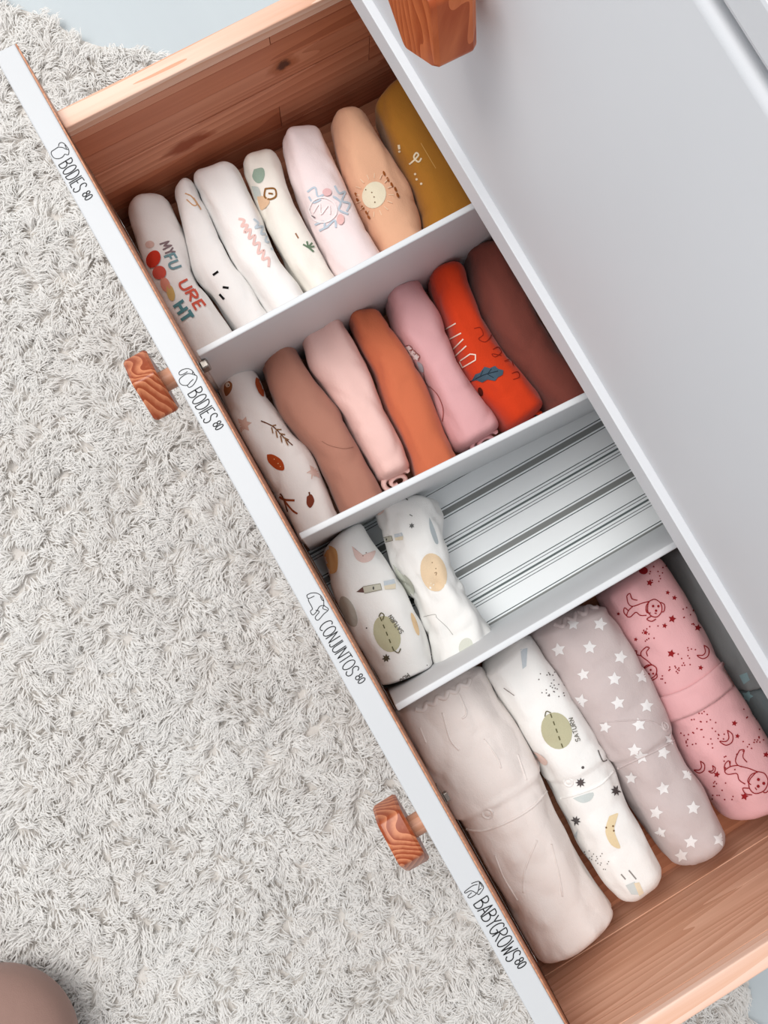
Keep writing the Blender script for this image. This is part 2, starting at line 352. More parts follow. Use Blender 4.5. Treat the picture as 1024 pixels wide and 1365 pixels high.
lettering('lettering', text_lines('CONJUNTOS', (424.8, 835.5), (463.8, 903), (15.8, -10.6), .1) + text_lines('80', (473.0, 903.2), (479, 912.3), (8.8, -6.2), .15), .00065, 'hand lettering CONJUNTOS80')
lettering('lettering', text_lines('BABYGROWS', (631.2, 1206), (677, 1283.5), (18.3, -12.2), .1) + text_lines('80', (685.5, 1282.5), (691.5, 1292.2), (11, -7.6), .15), .00075, 'hand lettering BABYGROWS80')
ic1 = [[(320, 170), (330, 130), (370, 115), (420, 145), (470, 215), (478, 260), (465, 300), (415, 290)], [(415, 290), (380, 335), (320, 360), (255, 350), (215, 300), (212, 255), (260, 220), (320, 180)], [(320, 185), (380, 190), (430, 215), (465, 222)], [(415, 150), (440, 210)]]
ic2 = [[(155, 190), (200, 150), (290, 130), (360, 165), (365, 215), (425, 240), (420, 300), (370, 380), (310, 415), (280, 385)], [(155, 190), (165, 225), (220, 215), (285, 175)], [(365, 215), (290, 205), (220, 240), (165, 290), (165, 340), (205, 378), (280, 382), (330, 330), (375, 290)], [(360, 165), (400, 225)]]
ic3 = [[(130, 125), (180, 100), (250, 98), (305, 130), (340, 190), (345, 250), (400, 300), (340, 360), (270, 435), (235, 400), (285, 330), (240, 310)], [(130, 125), (150, 165), (225, 135)], [(150, 170), (155, 200), (200, 290), (175, 325), (205, 370), (250, 330), (290, 265), (345, 250)], [(300, 140), (320, 185), (345, 190)], [(345, 250), (330, 290), (385, 310)]]
ic4 = [[(185, 130), (240, 108), (295, 102), (345, 160), (345, 200), (290, 275), (265, 260)], [(270, 140), (200, 160), (100, 235), (110, 255), (180, 225), (250, 262), (215, 295), (160, 322), (140, 300), (190, 250)], [(295, 105), (290, 165), (275, 235), (250, 260)], [(275, 225), (320, 190)], [(300, 115), (335, 175)]]
for pts, (ox, oy, k), lb in ((ic1, (50, 180, 11.38), 'bib'), (ic2, (225, 480, 11.38), 'bodysuit'), (ic3, (395, 780, 9.31), 'two-piece'), (ic4, (610, 1165, 10.11), 'sleepsuit')):
    lettering('drawn_icon', [smooth_pl(cp(ox, oy, k, pl), 5) for pl in pts], .0005, 'small line drawing of a ' + lb)

# ------------------------------------------------------------------ striped liner in the drawer
ZL = -D + .0006
def liner_mat():
    m, nt, b = new_mat('striped_paper'); setp(b, .55, .3); L = nt.links.new
    tc = N(nt, 'ShaderNodeTexCoord'); sx = N(nt, 'ShaderNodeSeparateXYZ'); L(tc.outputs['Object'], sx.inputs[0])
    mr = N(nt, 'ShaderNodeMath', operation='MULTIPLY_ADD'); mr.inputs[1].default_value = 1 / .0547; mr.inputs[2].default_value = 40 - .37245 / .0547; L(sx.outputs[0], mr.inputs[0])
    fr = N(nt, 'ShaderNodeMath', operation='FRACT'); L(mr.outputs[0], fr.inputs[0])
    rp = N(nt, 'ShaderNodeValToRGB'); cr = rp.color_ramp; cr.interpolation = 'CONSTANT'; L(fr.outputs[0], rp.inputs[0])
    bg = (*srgb((244, 247, 248)), 1); ln = (*srgb((74, 84, 86)), 1); bd = (*srgb((134, 136, 134)), 1); md = (*srgb((96, 106, 106)), 1)
    seq = [(0, ln), (.013, bg), (.04, bd), (.133, bg), (.163, ln), (.176, bg), (.472, ln), (.485, bg), (.522, ln), (.535, bg), (.575, md), (.61, bg), (.65, ln), (.663, bg), (.697, ln), (.71, bg)]
    cr.elements[0].position = 0; cr.elements[0].color = ln; cr.elements[1].position = .013; cr.elements[1].color = bg
    for p_, c in seq[2:]:
        e = cr.elements.new(p_); e.color = c
    L(rp.outputs[0], b.inputs['Base Color']); return m
bm = bmesh.new(); add_box(bm, 0, 1, .0015, BACK_Y - .003, -D + .0001, ZL, 0)
for v in bm.verts: v.co.x = .4910 - TD + .0015 if v.co.x > .5 else .3477 - .0015 + .054 * v.co.y
tag(bm_obj('drawer_liner', bm, liner_mat()), 'white drawer liner paper with grey stripes across the bottom', 'liner')

# ------------------------------------------------------------------ rolled garments
def np_resample(P, n):
    P = np.array(P, float); s = np.r_[0, np.cumsum(np.linalg.norm(np.diff(P, axis=0), axis=1))]
    t = np.linspace(0, s[-1], n); return np.stack([np.interp(t, s, P[:, k]) for k in range(P.shape[1])], 1)
class Roll:
    def __init__(self, name, L, R, zt, mat, label, cat, group=None, x0=None, x1=None, cap0=.011, cap1=.008, amp=.0022, freq=38, power=2.8, seed=0, n=54, m=40, zb=None, shrink=.978, steps=(), taper1=1.0, skew=None, cappow=3.2, zprof=None, cap_dy=0.0):
        zb = ZL + .0006 if zb is None else zb
        zc = (zt + zb) / 2 * .4 + zt * .6 - .012       # level of the visible outline
        LW = np.array([at(x, y, zc)[:2] for x, y in smooth_pl(L, 5)]); RW = np.array([at(x, y, zc)[:2] for x, y in smooth_pl(R, 5)])
        LW = np_resample(LW, 40); RW = np_resample(RW, 40)
        Cn = (LW + RW) / 2
        t0 = Cn[0] - Cn[3]; t0 /= np.linalg.norm(t0); t1 = Cn[-1] - Cn[-4]; t1 /= np.linalg.norm(t1)
        a = np.linalg.norm(RW - LW, axis=1) / 2
        if x0 is not None and Cn[0][0] > x0: Cn = np.vstack([Cn[0] + t0 * ((x0 - Cn[0][0]) / t0[0]), Cn]); a = np.r_[a[0], a]
        if x1 is not None and Cn[-1][0] > x1:
            kp = Cn[:, 0] < x1; Cn, a = Cn[kp], a[kp]
        if x1 is not None and Cn[-1][0] < x1: Cn = np.vstack([Cn, Cn[-1] + t1 * ((x1 - Cn[-1][0]) / t1[0])]); a = np.r_[a, a[-1]]
        s = np.r_[0, np.cumsum(np.linalg.norm(np.diff(Cn, axis=0), axis=1))]; tt = np.linspace(0, s[-1], n)
        C2 = np.stack([np.interp(tt, s, Cn[:, 0]), np.interp(tt, s, Cn[:, 1])], 1); A = np.interp(tt, s, a)
        T = np.gradient(C2, axis=0); T = np.stack([np.convolve(np.pad(T[:, k], 4, 'edge'), np.ones(9) / 9, 'valid') for k in (0, 1)], 1)
        T /= np.linalg.norm(T, axis=1)[:, None]; U = np.stack([-T[:, 1], T[:, 0]], 1)
        # perpendicular half width
        rl = np.stack([np.interp(tt, s, np.interp(s, s, Cn[:, k])) for k in (0, 1)], 1)
        A = A * shrink
        rings = []   # (centre, U, half width, zc, half height, tangent offset)
        K = 7
        def lev(f): return zt if zprof is None else np.interp(f, [q[0] for q in zprof], [q[1] for q in zprof])
        for i in range(K, 0, -1):
            ph = i / K * math.pi / 2 * .985; k = (1 - math.sin(ph) ** cappow) ** (1 / cappow)
            rings.append((C2[0] - T[0] * cap0 * math.sin(ph) * 1.0, U[0], A[0] * k, lev(0), k))
        for i in range(n):
            kk = 1.0
            f = tt[i] / s[-1]
            for (fs, dk, wd) in steps: kk += dk / (1 + math.exp((f - fs) / wd))
            kk *= 1 + (taper1 - 1) * max(0, (f - .6) / .4) ** 2
            rings.append((C2[i], U[i], A[i] * kk, lev(f) + (max(kk, 1) - 1) * .035, 1.0))
        for i in range(1, K + 1):
            ph = i / K * math.pi / 2 * .985; k = (1 - math.sin(ph) ** cappow) ** (1 / cappow)
            rings.append((C2[-1] + T[-1] * cap1 * math.sin(ph), U[-1], A[-1] * k * taper1, lev(1), k))
        V = []; Nn = len(rings)
        for (c, u, hw, ztop, k) in rings:
            hh0 = (ztop - zb) / 2; zc0 = (ztop + zb) / 2
            for j in range(m):
                th = 2 * math.pi * j / m; ct, st = math.cos(th), math.sin(th)
                ex = 2 / power
                px = math.copysign(abs(ct) ** ex, ct) * hw; pz = math.copysign(abs(st) ** ex, st) * hh0
                kz = k
                V.append(Vector((c[0] + u[0] * px, c[1] + u[1] * px, zc0 + pz * kz - (1 - kz) * hh0 * .12)))
        # folded ends are cut slightly askew
        sk = (.30 * math.sin(seed * 2.3 + .8)) if skew is None else skew
        for i in range(min(22, Nn)):
            wgt = max(0, 1 - i / 22) ** 1.2; c, u = rings[i][0], rings[i][1]
            for j in range(m):
                v = V[i * m + j]; lat = (v.x - c[0]) * u[0] + (v.y - c[1]) * u[1]; q = lat * sk * wgt
                v.x += T[0][0] * q; v.y += T[0][1] * q
                v.z -= .004 * wgt * (1 + math.sin(seed * 5 + lat * 160)) * (1 if v.z > (rings[i][3] + zb) / 2 else 0)
        # soft wrinkles
        ctr = [Vector((r[0][0], r[0][1], (r[3] + zb) / 2)) for r in rings]
        for i in range(Nn):
            for j in range(m):
                v = V[i * m + j]; d = v - ctr[i]
                if d.length < 1e-6: continue
                q = Vector((v.x * freq * .55, v.y * freq, v.z * freq)) + Vector((seed * 3.1, seed * 1.7, seed))
                nz = noise.noise(q) + .5 * noise.noise(q * 2.3) 
                rg = (1 - abs(noise.noise(q * 1.3 + Vector((7, 3, 1))))) ** 6
                dv = d.normalized(); amt = amp * (nz - .75 * rg)
                if dv.z < -.5: amt = min(0, amt)
                V[i * m + j] = v + dv * amt
                if V[i * m + j].z < zb: V[i * m + j].z = zb
        Fc = [(i * m + j, i * m + (j + 1) % m, (i + 1) * m + (j + 1) % m, (i + 1) * m + j) for i in range(Nn - 1) for j in range(m)]
        V.append(sum((V[j] for j in range(m)), Vector()) / m); V.append(sum((V[(Nn - 1) * m + j] for j in range(m)), Vector()) / m)
        Fc += [(Nn * m, (j + 1) % m, j) for j in range(m)] + [(Nn * m + 1, (Nn - 1) * m + j, (Nn - 1) * m + (j + 1) % m) for j in range(m)]
        self.rings, self.V, self.F, self.m, self.zb = rings, V, Fc, m, zb
        self.o = mesh_obj(name, V, Fc, mat); tag(self.o, label, cat, group)
        bmf = bmesh.new(); bmf.from_mesh(self.o.data); bmesh.ops.recalc_face_normals(bmf, faces=bmf.faces); bmf.to_mesh(self.o.data); bmf.free()
        self.bvh = BVHTree.FromPolygons(V, Fc)
        self.prims = []
    def hit(self, px, py, off=.00045):
        d = ray(px, py); loc, nrm, i, dist = self.bvh.ray_cast(CC, d)
        if loc is None: return None
        if nrm.dot(d) > 0: nrm = -nrm
        if -nrm.dot(d) < .12: return None
        return loc + nrm * off
    def _faces(self, pts, faces, col):
        V, Fc, Cl = [], [], []; h = [self.hit(*q) for q in pts]; idx = {}
        self.prims.append(((min(q[0] for q in pts), min(q[1] for q in pts), max(q[0] for q in pts), max(q[1] for q in pts)), V, Fc, Cl))
        for f in faces:
            if any(h[i] is None for i in f): continue
            ps = [h[i] for i in f]
            if max((a - b_).length for a in ps for b_ in ps) > .012: continue
            for i in f:
                if i not in idx: idx[i] = len(V); V.append(h[i])
            Fc.append(tuple(idx[i] for i in f)); Cl.append(srgb(col))
    def line(self, pl, wd, col, sm=True):
        pl = resample(smooth_pl(pl, 5) if sm and len(pl) > 2 else pl, 1.6)
        if len(pl) < 2: return
        rb = ribbon(pl, wd); pts = [q for l, r in rb for q in (l, r)]
        self._faces(pts, [(2 * i, 2 * i + 1, 2 * i + 3, 2 * i + 2) for i in range(len(rb) - 1)], col)
    def fan(self, c, out, col, rings=None):
        r = max(math.hypot(x - c[0], y - c[1]) for x, y in out); nr = rings or max(1, int(r / 4)); n = len(out)
        pts = [c] + [(c[0] + (x - c[0]) * k / nr, c[1] + (y - c[1]) * k / nr) for k in range(1, nr + 1) for x, y in out]
        fs = [(0, 1 + i, 1 + (i + 1) % n) for i in range(n)]
        for k in range(nr - 1):
            fs += [(1 + k * n + i, 1 + (k + 1) * n + i, 1 + (k + 1) * n + (i + 1) % n, 1 + k * n + (i + 1) % n) for i in range(n)]
        self._faces(pts, fs, col)
    def ell(self, cx, cy, rx, ry, rot, col, n=24):
        c, s = math.cos(math.radians(rot)), math.sin(math.radians(rot)); n = n if max(rx, ry) > 4 else 10
        self.fan((cx, cy), [(cx + c * rx * math.cos(t) - s * ry * math.sin(t), cy + s * rx * math.cos(t) + c * ry * math.sin(t)) for t in [2 * math.pi * i / n for i in range(n)]], col)
    def dots(self, pts, r, col):
        for x, y in pts: self.ell(x, y, r, r, 0, col)
    def star(self, cx, cy, r, col, rot=0, pt=5, inner=.45):
        self.fan((cx, cy), [(cx + r * (1 if i % 2 == 0 else inner) * math.sin(rot + math.pi * i / pt), cy - r * (1 if i % 2 == 0 else inner) * math.cos(rot + math.pi * i / pt)) for i in range(2 * pt)], col, 2)
    def poly(self, pts, col, sm=False):
        if sm: pts = smooth_pl(pts + [pts[0]], 4)[:-1]
        c = (sum(x for x, y in pts) / len(pts), sum(y for x, y in pts) / len(pts)); pts = resample(pts + [pts[0]], 5)[:-1]; self.fan(c, pts, col)
    def text(self, s, p0, p1, up, wd, col, gap=.2):
        for pl in text_lines(s, p0, p1, up, gap): self.line(pl, wd, col, False)
    def done(self, name='printed_motif', gap=2.0):
        """one object for each motif (touching shapes belong together); scattered specks stay one part"""
        P = [p for p in self.prims if p[2]]; self.prims = []
        grp = list(range(len(P)))
        def root(i):
            while grp[i] != i: i = grp[i]
            return i
        for i in range(len(P)):
            for j in range(i):
                a, b_ = P[i][0], P[j][0]
                if a[0] - gap < b_[2] and b_[0] - gap < a[2] and a[1] - gap < b_[3] and b_[1] - gap < a[3]: grp[root(i)] = root(j)
        sets = {}
        for i in range(len(P)): sets.setdefault(root(i), []).append(P[i])
        big, small = [], []
        for g in sets.values():
            bb = (min(p[0][0] for p in g), min(p[0][1] for p in g), max(p[0][2] for p in g), max(p[0][3] for p in g))
            (big if max(bb[2] - bb[0], bb[3] - bb[1]) > 7.5 else small).append(g)
        jobs = [(name, g, False) for g in big]
        if small: jobs.append(('printed_specks', [p for g in small for p in g], True))
        for nm, g, st in jobs:
            V, Fc, Cl = [], [], []
            for k_, (_, v, f, c) in enumerate(g):
                b0 = len(V); lift = Vector((0, 0, .00012 * k_ if not st else 0)); lift.z = min(lift.z, .0009)
                V += [q + lift for q in v]; Fc += [tuple(i + b0 for i in q) for q in f]; Cl += c
            o = mesh_obj(nm, V, Fc, INK, self.o, True)
            if st: o['kind'] = 'stuff'
            ca = o.data.color_attributes.new('Col', 'FLOAT_COLOR', 'CORNER')
            cc = [x for f, c in zip(Fc, Cl) for _ in f for x in (*c, 1.0)]
            ca.data.foreach_set('color', cc)
    def seam(self, pl, wd, mat, name='hem', raise_=.0011, label=None):
        """a raised tube of cloth lying along the garment's surface"""
        pts = [self.hit(x, y, 0) for x, y in resample(smooth_pl(pl, 5), 2)]; pts = [q for q in pts if q is not None]
        if len(pts) < 3: return
        r = wd / 2; V = []; Fc = []; ns = 7
        for i, q in enumerate(pts):
            t = (pts[min(i + 1, len(pts) - 1)] - pts[max(i - 1, 0)]).normalized(); up = Vector((0, 0, 1)); sd = t.cross(up).normalized(); u2 = sd.cross(t)
            for j in range(ns):
                an = 2 * math.pi * j / ns; V.append(q + sd * (math.cos(an) * r) + u2 * (math.sin(an) * raise_))
        for i in range(len(pts) - 1):
            for j in range(ns): Fc.append((i * ns + j, i * ns + (j + 1) % ns, (i + 1) * ns + (j + 1) % ns, (i + 1) * ns + j))
        Fc.append(tuple(range(ns))); Fc.append(tuple((len(pts) - 1) * ns + j for j in range(ns)))
        o = mesh_obj(name, V, Fc, mat, self.o)
        if label: o['label'] = label
    def snap(self, px, py, r, mat):
        q = self.hit(px, py, 0); q2, q3 = self.hit(px + 4, py, 0), self.hit(px, py + 4, 0)
        if None in (q, q2, q3): return
        nrm = (q2 - q).cross(q3 - q).normalized(); nrm = nrm if nrm.z > 0 else -nrm
        bm = bmesh.new(); pr = [(0, .0012), (.45, .0012), (.6, .0004), (.72, .0014), (.9, .0014), (1, 0), (1, -.001)]; ns = 20; rg = []
        for k, h in pr[1:]: rg.append([bm.verts.new((r * k * math.cos(2 * math.pi * j / ns), r * k * math.sin(2 * math.pi * j / ns), h)) for j in range(ns)])
        bm.faces.new(rg[0])
        for a, b_ in zip(rg, rg[1:]):
            for j in range(ns): bm.faces.new((a[j], a[(j + 1) % ns], b_[(j + 1) % ns], b_[j]))
        bm.transform(Matrix.Translation(q) @ nrm.to_track_quat('Z', 'Y').to_matrix().to_4x4())
        bm_obj('snap_button', bm, mat, self.o, True)
    def curl(self, c, rad, mat, turns=1.7, wd=.0021):
        """spiral of cloth showing at the tilted rolled end"""
        V = []; Fc = []; n = 50; ns = 6; c = Vector(c); e1 = Vector((.12, .99, 0)); e2 = Vector((-.8, .1, .6)); e3 = e1.cross(e2)
        if e3.z < 0: e3 = -e3
        for i in range(n):
            f = i / (n - 1); an = f * turns * 2 * math.pi + .5; r = rad * (1 - .78 * f); u = e1 * math.cos(an) * 1.25 + e2 * math.sin(an)
            q = c + u * r + e3 * .001 * f
            for j in range(ns):
                b_ = 2 * math.pi * j / ns; V.append(q + u * (math.cos(b_) * wd * (1 - .3 * f)) + e3 * (math.sin(b_) * .004))
        for i in range(n - 1):
            for j in range(ns): Fc.append((i * ns + j, i * ns + (j + 1) % ns, (i + 1) * ns + (j + 1) % ns, (i + 1) * ns + j))
        Fc.append(tuple(range(ns))); Fc.append(tuple((n - 1) * ns + j for j in range(ns)))
        mesh_obj('rolled_end', V, Fc, mat, self.o)

Z1 = -.122
X1A, X1B = None, .1790
g1, g2, g3, g4 = 'rolled bodysuits in the first compartment', 'rolled bodysuits in the second compartment', 'rolled sets in the third compartment', 'rolled sleepsuits in the last compartment'
F_ = {}
for k, c in dict(white=(244, 240, 237), white2=(247, 245, 243), cream=(247, 242, 233), palepink=(246, 230, 230), peach=(226, 176, 144), mustard=(166, 112, 42), white_autumn=(244, 236, 231),
                 taupe=(180, 128, 110), pink=(238, 198, 190), terracotta=(204, 112, 78), rose=(220, 168, 170), orange=(208, 62, 28), maroon=(128, 70, 60), white_space=(246, 245, 242),
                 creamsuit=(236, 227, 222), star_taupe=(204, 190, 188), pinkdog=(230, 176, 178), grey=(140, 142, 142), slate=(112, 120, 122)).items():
    F_[k] = fabric('cotton_' + k, c)
_m = F_['creamsuit']; _nt = _m.node_tree; _b = _nt.nodes['Principled BSDF']
_v = N(_nt, 'ShaderNodeTexVoronoi', feature='SMOOTH_F1'); _v.inputs['Scale'].default_value = 48; _v.inputs['Smoothness'].default_value = .3
_tc = N(_nt, 'ShaderNodeTexCoord'); _mp = N(_nt, 'ShaderNodeMapping'); _mp.inputs['Scale'].default_value = (.7, 1.1, 1); _nt.links.new(_tc.outputs['Object'], _mp.inputs[0]); _nt.links.new(_mp.outputs[0], _v.inputs['Vector'])
_bp = N(_nt, 'ShaderNodeBump', invert=True); _bp.inputs['Strength'].default_value = .6; _bp.inputs['Distance'].default_value = .0065
_nt.links.new(_b.inputs['Normal'].links[0].from_socket, _bp.inputs['Normal']); _nt.links.new(_v.outputs['Distance'], _bp.inputs['Height']); _nt.links.new(_bp.outputs[0], _b.inputs['Normal'])

A = Roll('rolled_bodysuit', [(172, 297), (185, 338), (205, 388), (228, 427), (252, 470)], [(231, 278), (246, 312), (261, 372), (284, 400), (311, 440)], Z1, F_['white'], 'white rolled bodysuit printed with colourful MY FUTURE letters next to the drawer front', 'bodysuit', g1, x1=X1B, seed=1, cap0=.016)
for s_, p0, p1, up, c, wd in (('MY', (213, 326), (222, 341), (12, -5), (140, 120, 124), 2.2), ('FU', (219, 343), (229, 360), (13, -5), (122, 158, 166), 3), ('URE', (238, 379), (262, 414), (12, -6), (214, 96, 78), 3)):
    A.text(s_, p0, p1, up, wd, c)
A.ell(205, 346, 9, 12, 25, (206, 62, 44)); A.ell(213, 364, 9, 9, 0, (214, 92, 78)); A.ell(221, 380, 6, 10, -20, (226, 150, 130)); A.ell(228, 391, 5, 11, -15, (212, 178, 112))
A.text('HT', (232, 410), (245, 432), (13, -9), 4.2, (92, 140, 146)); A.ell(200, 326, 6, 5, 0, (228, 196, 186)); A.done()
B = Roll('rolled_bodysuit', [(236, 274), (246, 311), (262, 373), (284, 400), (311, 440)], [(264, 258), (283, 296), (314, 354), (329, 374), (353, 413)], Z1 - .003, F_['white2'], 'narrow white rolled bodysuit with three small black dashes and an orange squiggle', 'bodysuit', g1, x1=X1B, seed=2, cap0=.014)
for x, y, dx, dy in ((284, 367, 7, -5), (297, 383, 8, 1), (293, 392, 6, 7)): B.line([(x, y), (x + dx, y + dy)], 3, (30, 28, 28))
B.line([(247, 258), (255, 262), (262, 272), (258, 274), (249, 266)], 1.6, (222, 176, 134)); B.line([(258, 264), (268, 280)], 1.6, (222, 176, 134)); B.done()
Cc = Roll('rolled_bodysuit', [(264, 254), (283, 296), (314, 354), (329, 374), (353, 413)], [(325, 242), (349, 286), (362, 319), (386, 364), (405, 390)], Z1 + .003, F_['white2'], 'broad plain white rolled bodysuit with faded pink and blue script', 'bodysuit', g1, x1=X1B, seed=3, cap0=.018)
Cc.line([(318, 292), (326, 294), (322, 302), (330, 300), (326, 310), (334, 306), (332, 318), (340, 314), (338, 326), (346, 324), (344, 338), (352, 334), (350, 346), (358, 344), (358, 356)], 3.4, (243, 205, 198))
Cc.line([(338, 292), (344, 298), (340, 304), (350, 302), (348, 312), (356, 312), (354, 322), (364, 324), (362, 332), (372, 340), (376, 352)], 2.6, (208, 220, 229)); Cc.done()
Dd = Roll('rolled_bodysuit', [(326, 230), (349, 286), (363, 320), (387, 365), (405, 390)], [(376, 224), (389, 263), (409, 306), (428, 336), (446, 368)], Z1, F_['cream'], 'cream rolled bodysuit printed with green leaves and a small brown face', 'bodysuit', g1, x1=X1B, seed=4, cap0=.016)
Dd.poly([(339, 226), (350, 224), (353, 232), (350, 242), (343, 244), (337, 236)], (160, 182, 166), True); Dd.poly([(336, 248), (345, 250), (348, 262), (342, 266)], (206, 214, 210), True)
Dd.poly([(343, 262), (354, 262), (360, 270), (350, 280), (346, 274)], (236, 200, 166), True); Dd.line([(354, 252), (366, 252), (368, 262), (360, 266), (353, 262), (354, 252)], 2.2, (150, 104, 56)); Dd.line([(358, 258), (364, 259)], 2, (150, 104, 56))
for dx, dy in ((-7, -4), (-2, -8), (5, -6), (8, -1), (7, 6)): Dd.line([(411, 330), (411 + dx, 330 + dy)], 2.4, (112, 134, 110))
Dd.line([(394, 311), (398, 318)], 2, (160, 120, 90)); Dd.line([(377, 224), (381, 233)], 2, (190, 140, 100)); Dd.done()
E_ = Roll('rolled_bodysuit', [(377, 206), (389, 248), (409, 300), (425, 332), (446, 368)], [(435, 190), (459, 243), (480, 289), (492, 312), (505, 335)], Z1 + .004, F_['palepink'], 'pale pink rolled bodysuit with a faint blue and white line motif', 'bodysuit', g1, x1=X1B, seed=5, cap0=.018)
bl = (196, 210, 222)
for pl in ([(410, 256), (420, 250), (424, 262), (434, 258)], [(412, 262), (418, 270), (428, 266)], [(446, 248), (452, 258), (460, 256), (456, 268), (466, 272), (462, 282)], [(444, 262), (454, 270), (452, 280), (464, 286)], [(420, 300), (432, 296), (434, 304), (446, 294), (448, 304)], [(426, 308), (438, 302)]): E_.line(pl, 2.6, bl)
E_.line([(412, 280), (418, 268), (432, 264), (446, 272), (448, 286), (436, 296), (420, 294), (412, 280)], 2, (252, 244, 244)); E_.line([(418, 284), (426, 272), (428, 286), (438, 274), (440, 286)], 2, (252, 244, 244)); E_.line([(416, 288), (421, 291)], 1.2, (110, 100, 104)); E_.ell(436, 257, 6, 5, 0, (240, 196, 196)); E_.ell(454, 293, 5, 7, 0, (242, 196, 192)); E_.done()
Ff = Roll('rolled_bodysuit', [(446, 184), (460, 243), (480, 289), (492, 312), (506, 336)], [(496, 166), (519, 203), (543, 243), (559, 284), (563, 308)], Z1 + .004, F_['peach'], 'peach rolled bodysuit printed with a round pale smiling sun', 'bodysuit', g1, x1=X1B, seed=6, cap0=.018)
Ff.ell(499, 260, 15.5, 18, 20, (232, 222, 196))
Ff.dots([(488, 253), (496, 257), (499, 263), (500, 270)], .9, (110, 80, 50))
for k in range(16):
    an = k / 16 * 2 * math.pi; Ff.line([(499 + 19 * math.cos(an), 260 + 22 * math.sin(an)), (499 + 26 * math.cos(an), 260 + 29 * math.sin(an))], 1.1, (238, 206, 176))
for x, y in ((512, 232), (517, 240), (522, 247), (527, 253), (530, 261)): Ff.ell(x, y, 1.5, 3.4, -20, (150, 84, 40))
for x, y in ((475, 259), (477, 267), (484, 277), (489, 284), (492, 290)): Ff.ell(x, y, 1.5, 3, -30, (160, 96, 54))
Ff.done()
Gg = Roll('rolled_bodysuit', [(497, 146), (521, 198), (541, 232), (550, 252), (561, 300)], [(556, 134), (590, 190), (612, 232), (628, 258), (652, 292)], Z1 + .006, F_['mustard'], 'mustard yellow rolled bodysuit half under the dresser with small white print', 'bodysuit', g1, x1=X1B, seed=7, cap0=.014, power=2.8)
wh = (232, 216, 186)
Gg.line([(532, 193), (533, 199)], 3, wh); Gg.line([(546, 219), (552, 214), (558, 207), (555, 204), (552, 210), (558, 216), (562, 211)], 2.2, wh); Gg.line([(561, 191), (581, 225)], 1, (206, 160, 92)); Gg.dots([(533, 202), (556, 239), (562, 245), (554, 232)], 1.6, wh); Gg.done()

# second compartment
X2 = .340
Z2 = -.120
H = Roll('rolled_bodysuit', [(294, 530), (318, 580), (349, 634), (369, 671), (391, 709)], [(347, 503), (365, 541), (390, 578), (415, 604), (431, 637), (449, 678)], Z2, F_['white_autumn'], 'white rolled bodysuit printed with brown autumn leaves and acorns', 'bodysuit', g2, x1=X2 - .002, seed=11, cap0=.017, cap1=.006)
br = (150, 74, 44); dk = (112, 66, 44)
H.poly([(341, 503), (347, 508), (351, 520), (351, 529), (345, 524), (340, 512)], (178, 82, 44), True); H.poly([(356, 606), (364, 606), (376, 614), (379, 626), (370, 626), (358, 616)], (176, 74, 34), True); H.dots([(366, 612), (371, 618), (374, 622)], .8, (226, 170, 120))
H.line([(348, 561), (364, 569), (378, 583), (390, 594)], 1.5, dk)
for x, y, dx, dy in ((362, 568, 6, -1), (367, 573, 8, 0), (372, 578, 8, 2), (377, 583, 8, 4), (362, 570, 2, 8), (368, 575, 2, 9), (374, 581, 2, 9), (380, 586, 4, 8)): H.line([(x, y), (x + dx, y + dy)], 1.7, (150, 112, 82))
H.poly([(409, 662), (415, 659), (419, 668), (414, 677), (409, 672)], (128, 62, 44), True); H.line([(413, 661), (412, 656)], 2, dk)
H.line([(373, 662), (380, 666), (393, 667)], 3, br); H.line([(380, 668), (390, 680), (397, 685)], 2.4, br); H.line([(374, 658), (378, 664), (384, 682)], 1.8, dk)
H.star(325, 566, 11, (228, 190, 174), .3, 6, .55); H.star(419, 629, 11, (234, 202, 190), .4, 6, .5)
H.poly([(299, 521), (300, 512), (306, 508), (310, 513), (308, 522), (302, 528)], (158, 100, 62), True); H.ell(304, 513, 3, 3.5, 0, (232, 214, 196)); H.dots([(305, 513.5)], .8, (40, 26, 20)); H.done()
I_ = Roll('rolled_bodysuit', [(349, 490), (365, 541), (390, 578), (415, 603), (431, 637), (449, 678)], [(400, 480), (409, 491), (431, 520), (456, 553), (471, 584), (490, 616), (511, 652)], Z2 + .002, F_['taupe'], 'plain brown taupe rolled bodysuit', 'bodysuit', g2, x1=X2 - .001, seed=12, cap0=.014, power=2.6)
I_.line([(429, 588), (440, 594), (458, 598), (471, 596)], .7, (150, 104, 88)); I_.done('loose_thread')
J = Roll('rolled_bodysuit', [(403, 462), (410, 489), (432, 521), (456, 553), (471, 584), (490, 616), (510, 648)], [(463, 440), (481, 469), (499, 503), (512, 544), (534, 588), (550, 632)], Z2 + .004, F_['pink'], 'plain light pink rolled bodysuit with its curled end showing', 'bodysuit', g2, x1=.322, seed=13, cap1=.010, cap0=.016)
K_ = Roll('rolled_bodysuit', [(471, 441), (482, 470), (500, 504), (513, 545), (535, 588), (550, 630)], [(511, 424), (527, 447), (550, 480), (570, 516), (586, 559), (607, 603)], Z2 + .001, F_['terracotta'], 'plain terracotta rolled bodysuit between two pink ones', 'bodysuit', g2, x1=X2 + .002, seed=14, cap0=.014)
L_ = Roll('rolled_bodysuit', [(514, 404), (527, 447), (550, 480), (571, 517), (587, 560), (607, 602)], [(571, 398), (590, 430), (610, 486), (633, 522), (656, 549), (672, 572)], Z2 + .004, F_['rose'], 'rose pink rolled bodysuit with small white flowers embroidered on its side', 'bodysuit', g2, x1=.330, seed=15, cap1=.010, cap0=.016)
for x, y in ((545, 465), (550, 471), (555, 476)): L_.star(x, y, 5, (240, 228, 226), .2, 5, .6); L_.line([(x - 4, y - 4), (x + 1, y - 5), (x + 5, y - 1), (x + 3, y + 5)], .8, (150, 84, 72))
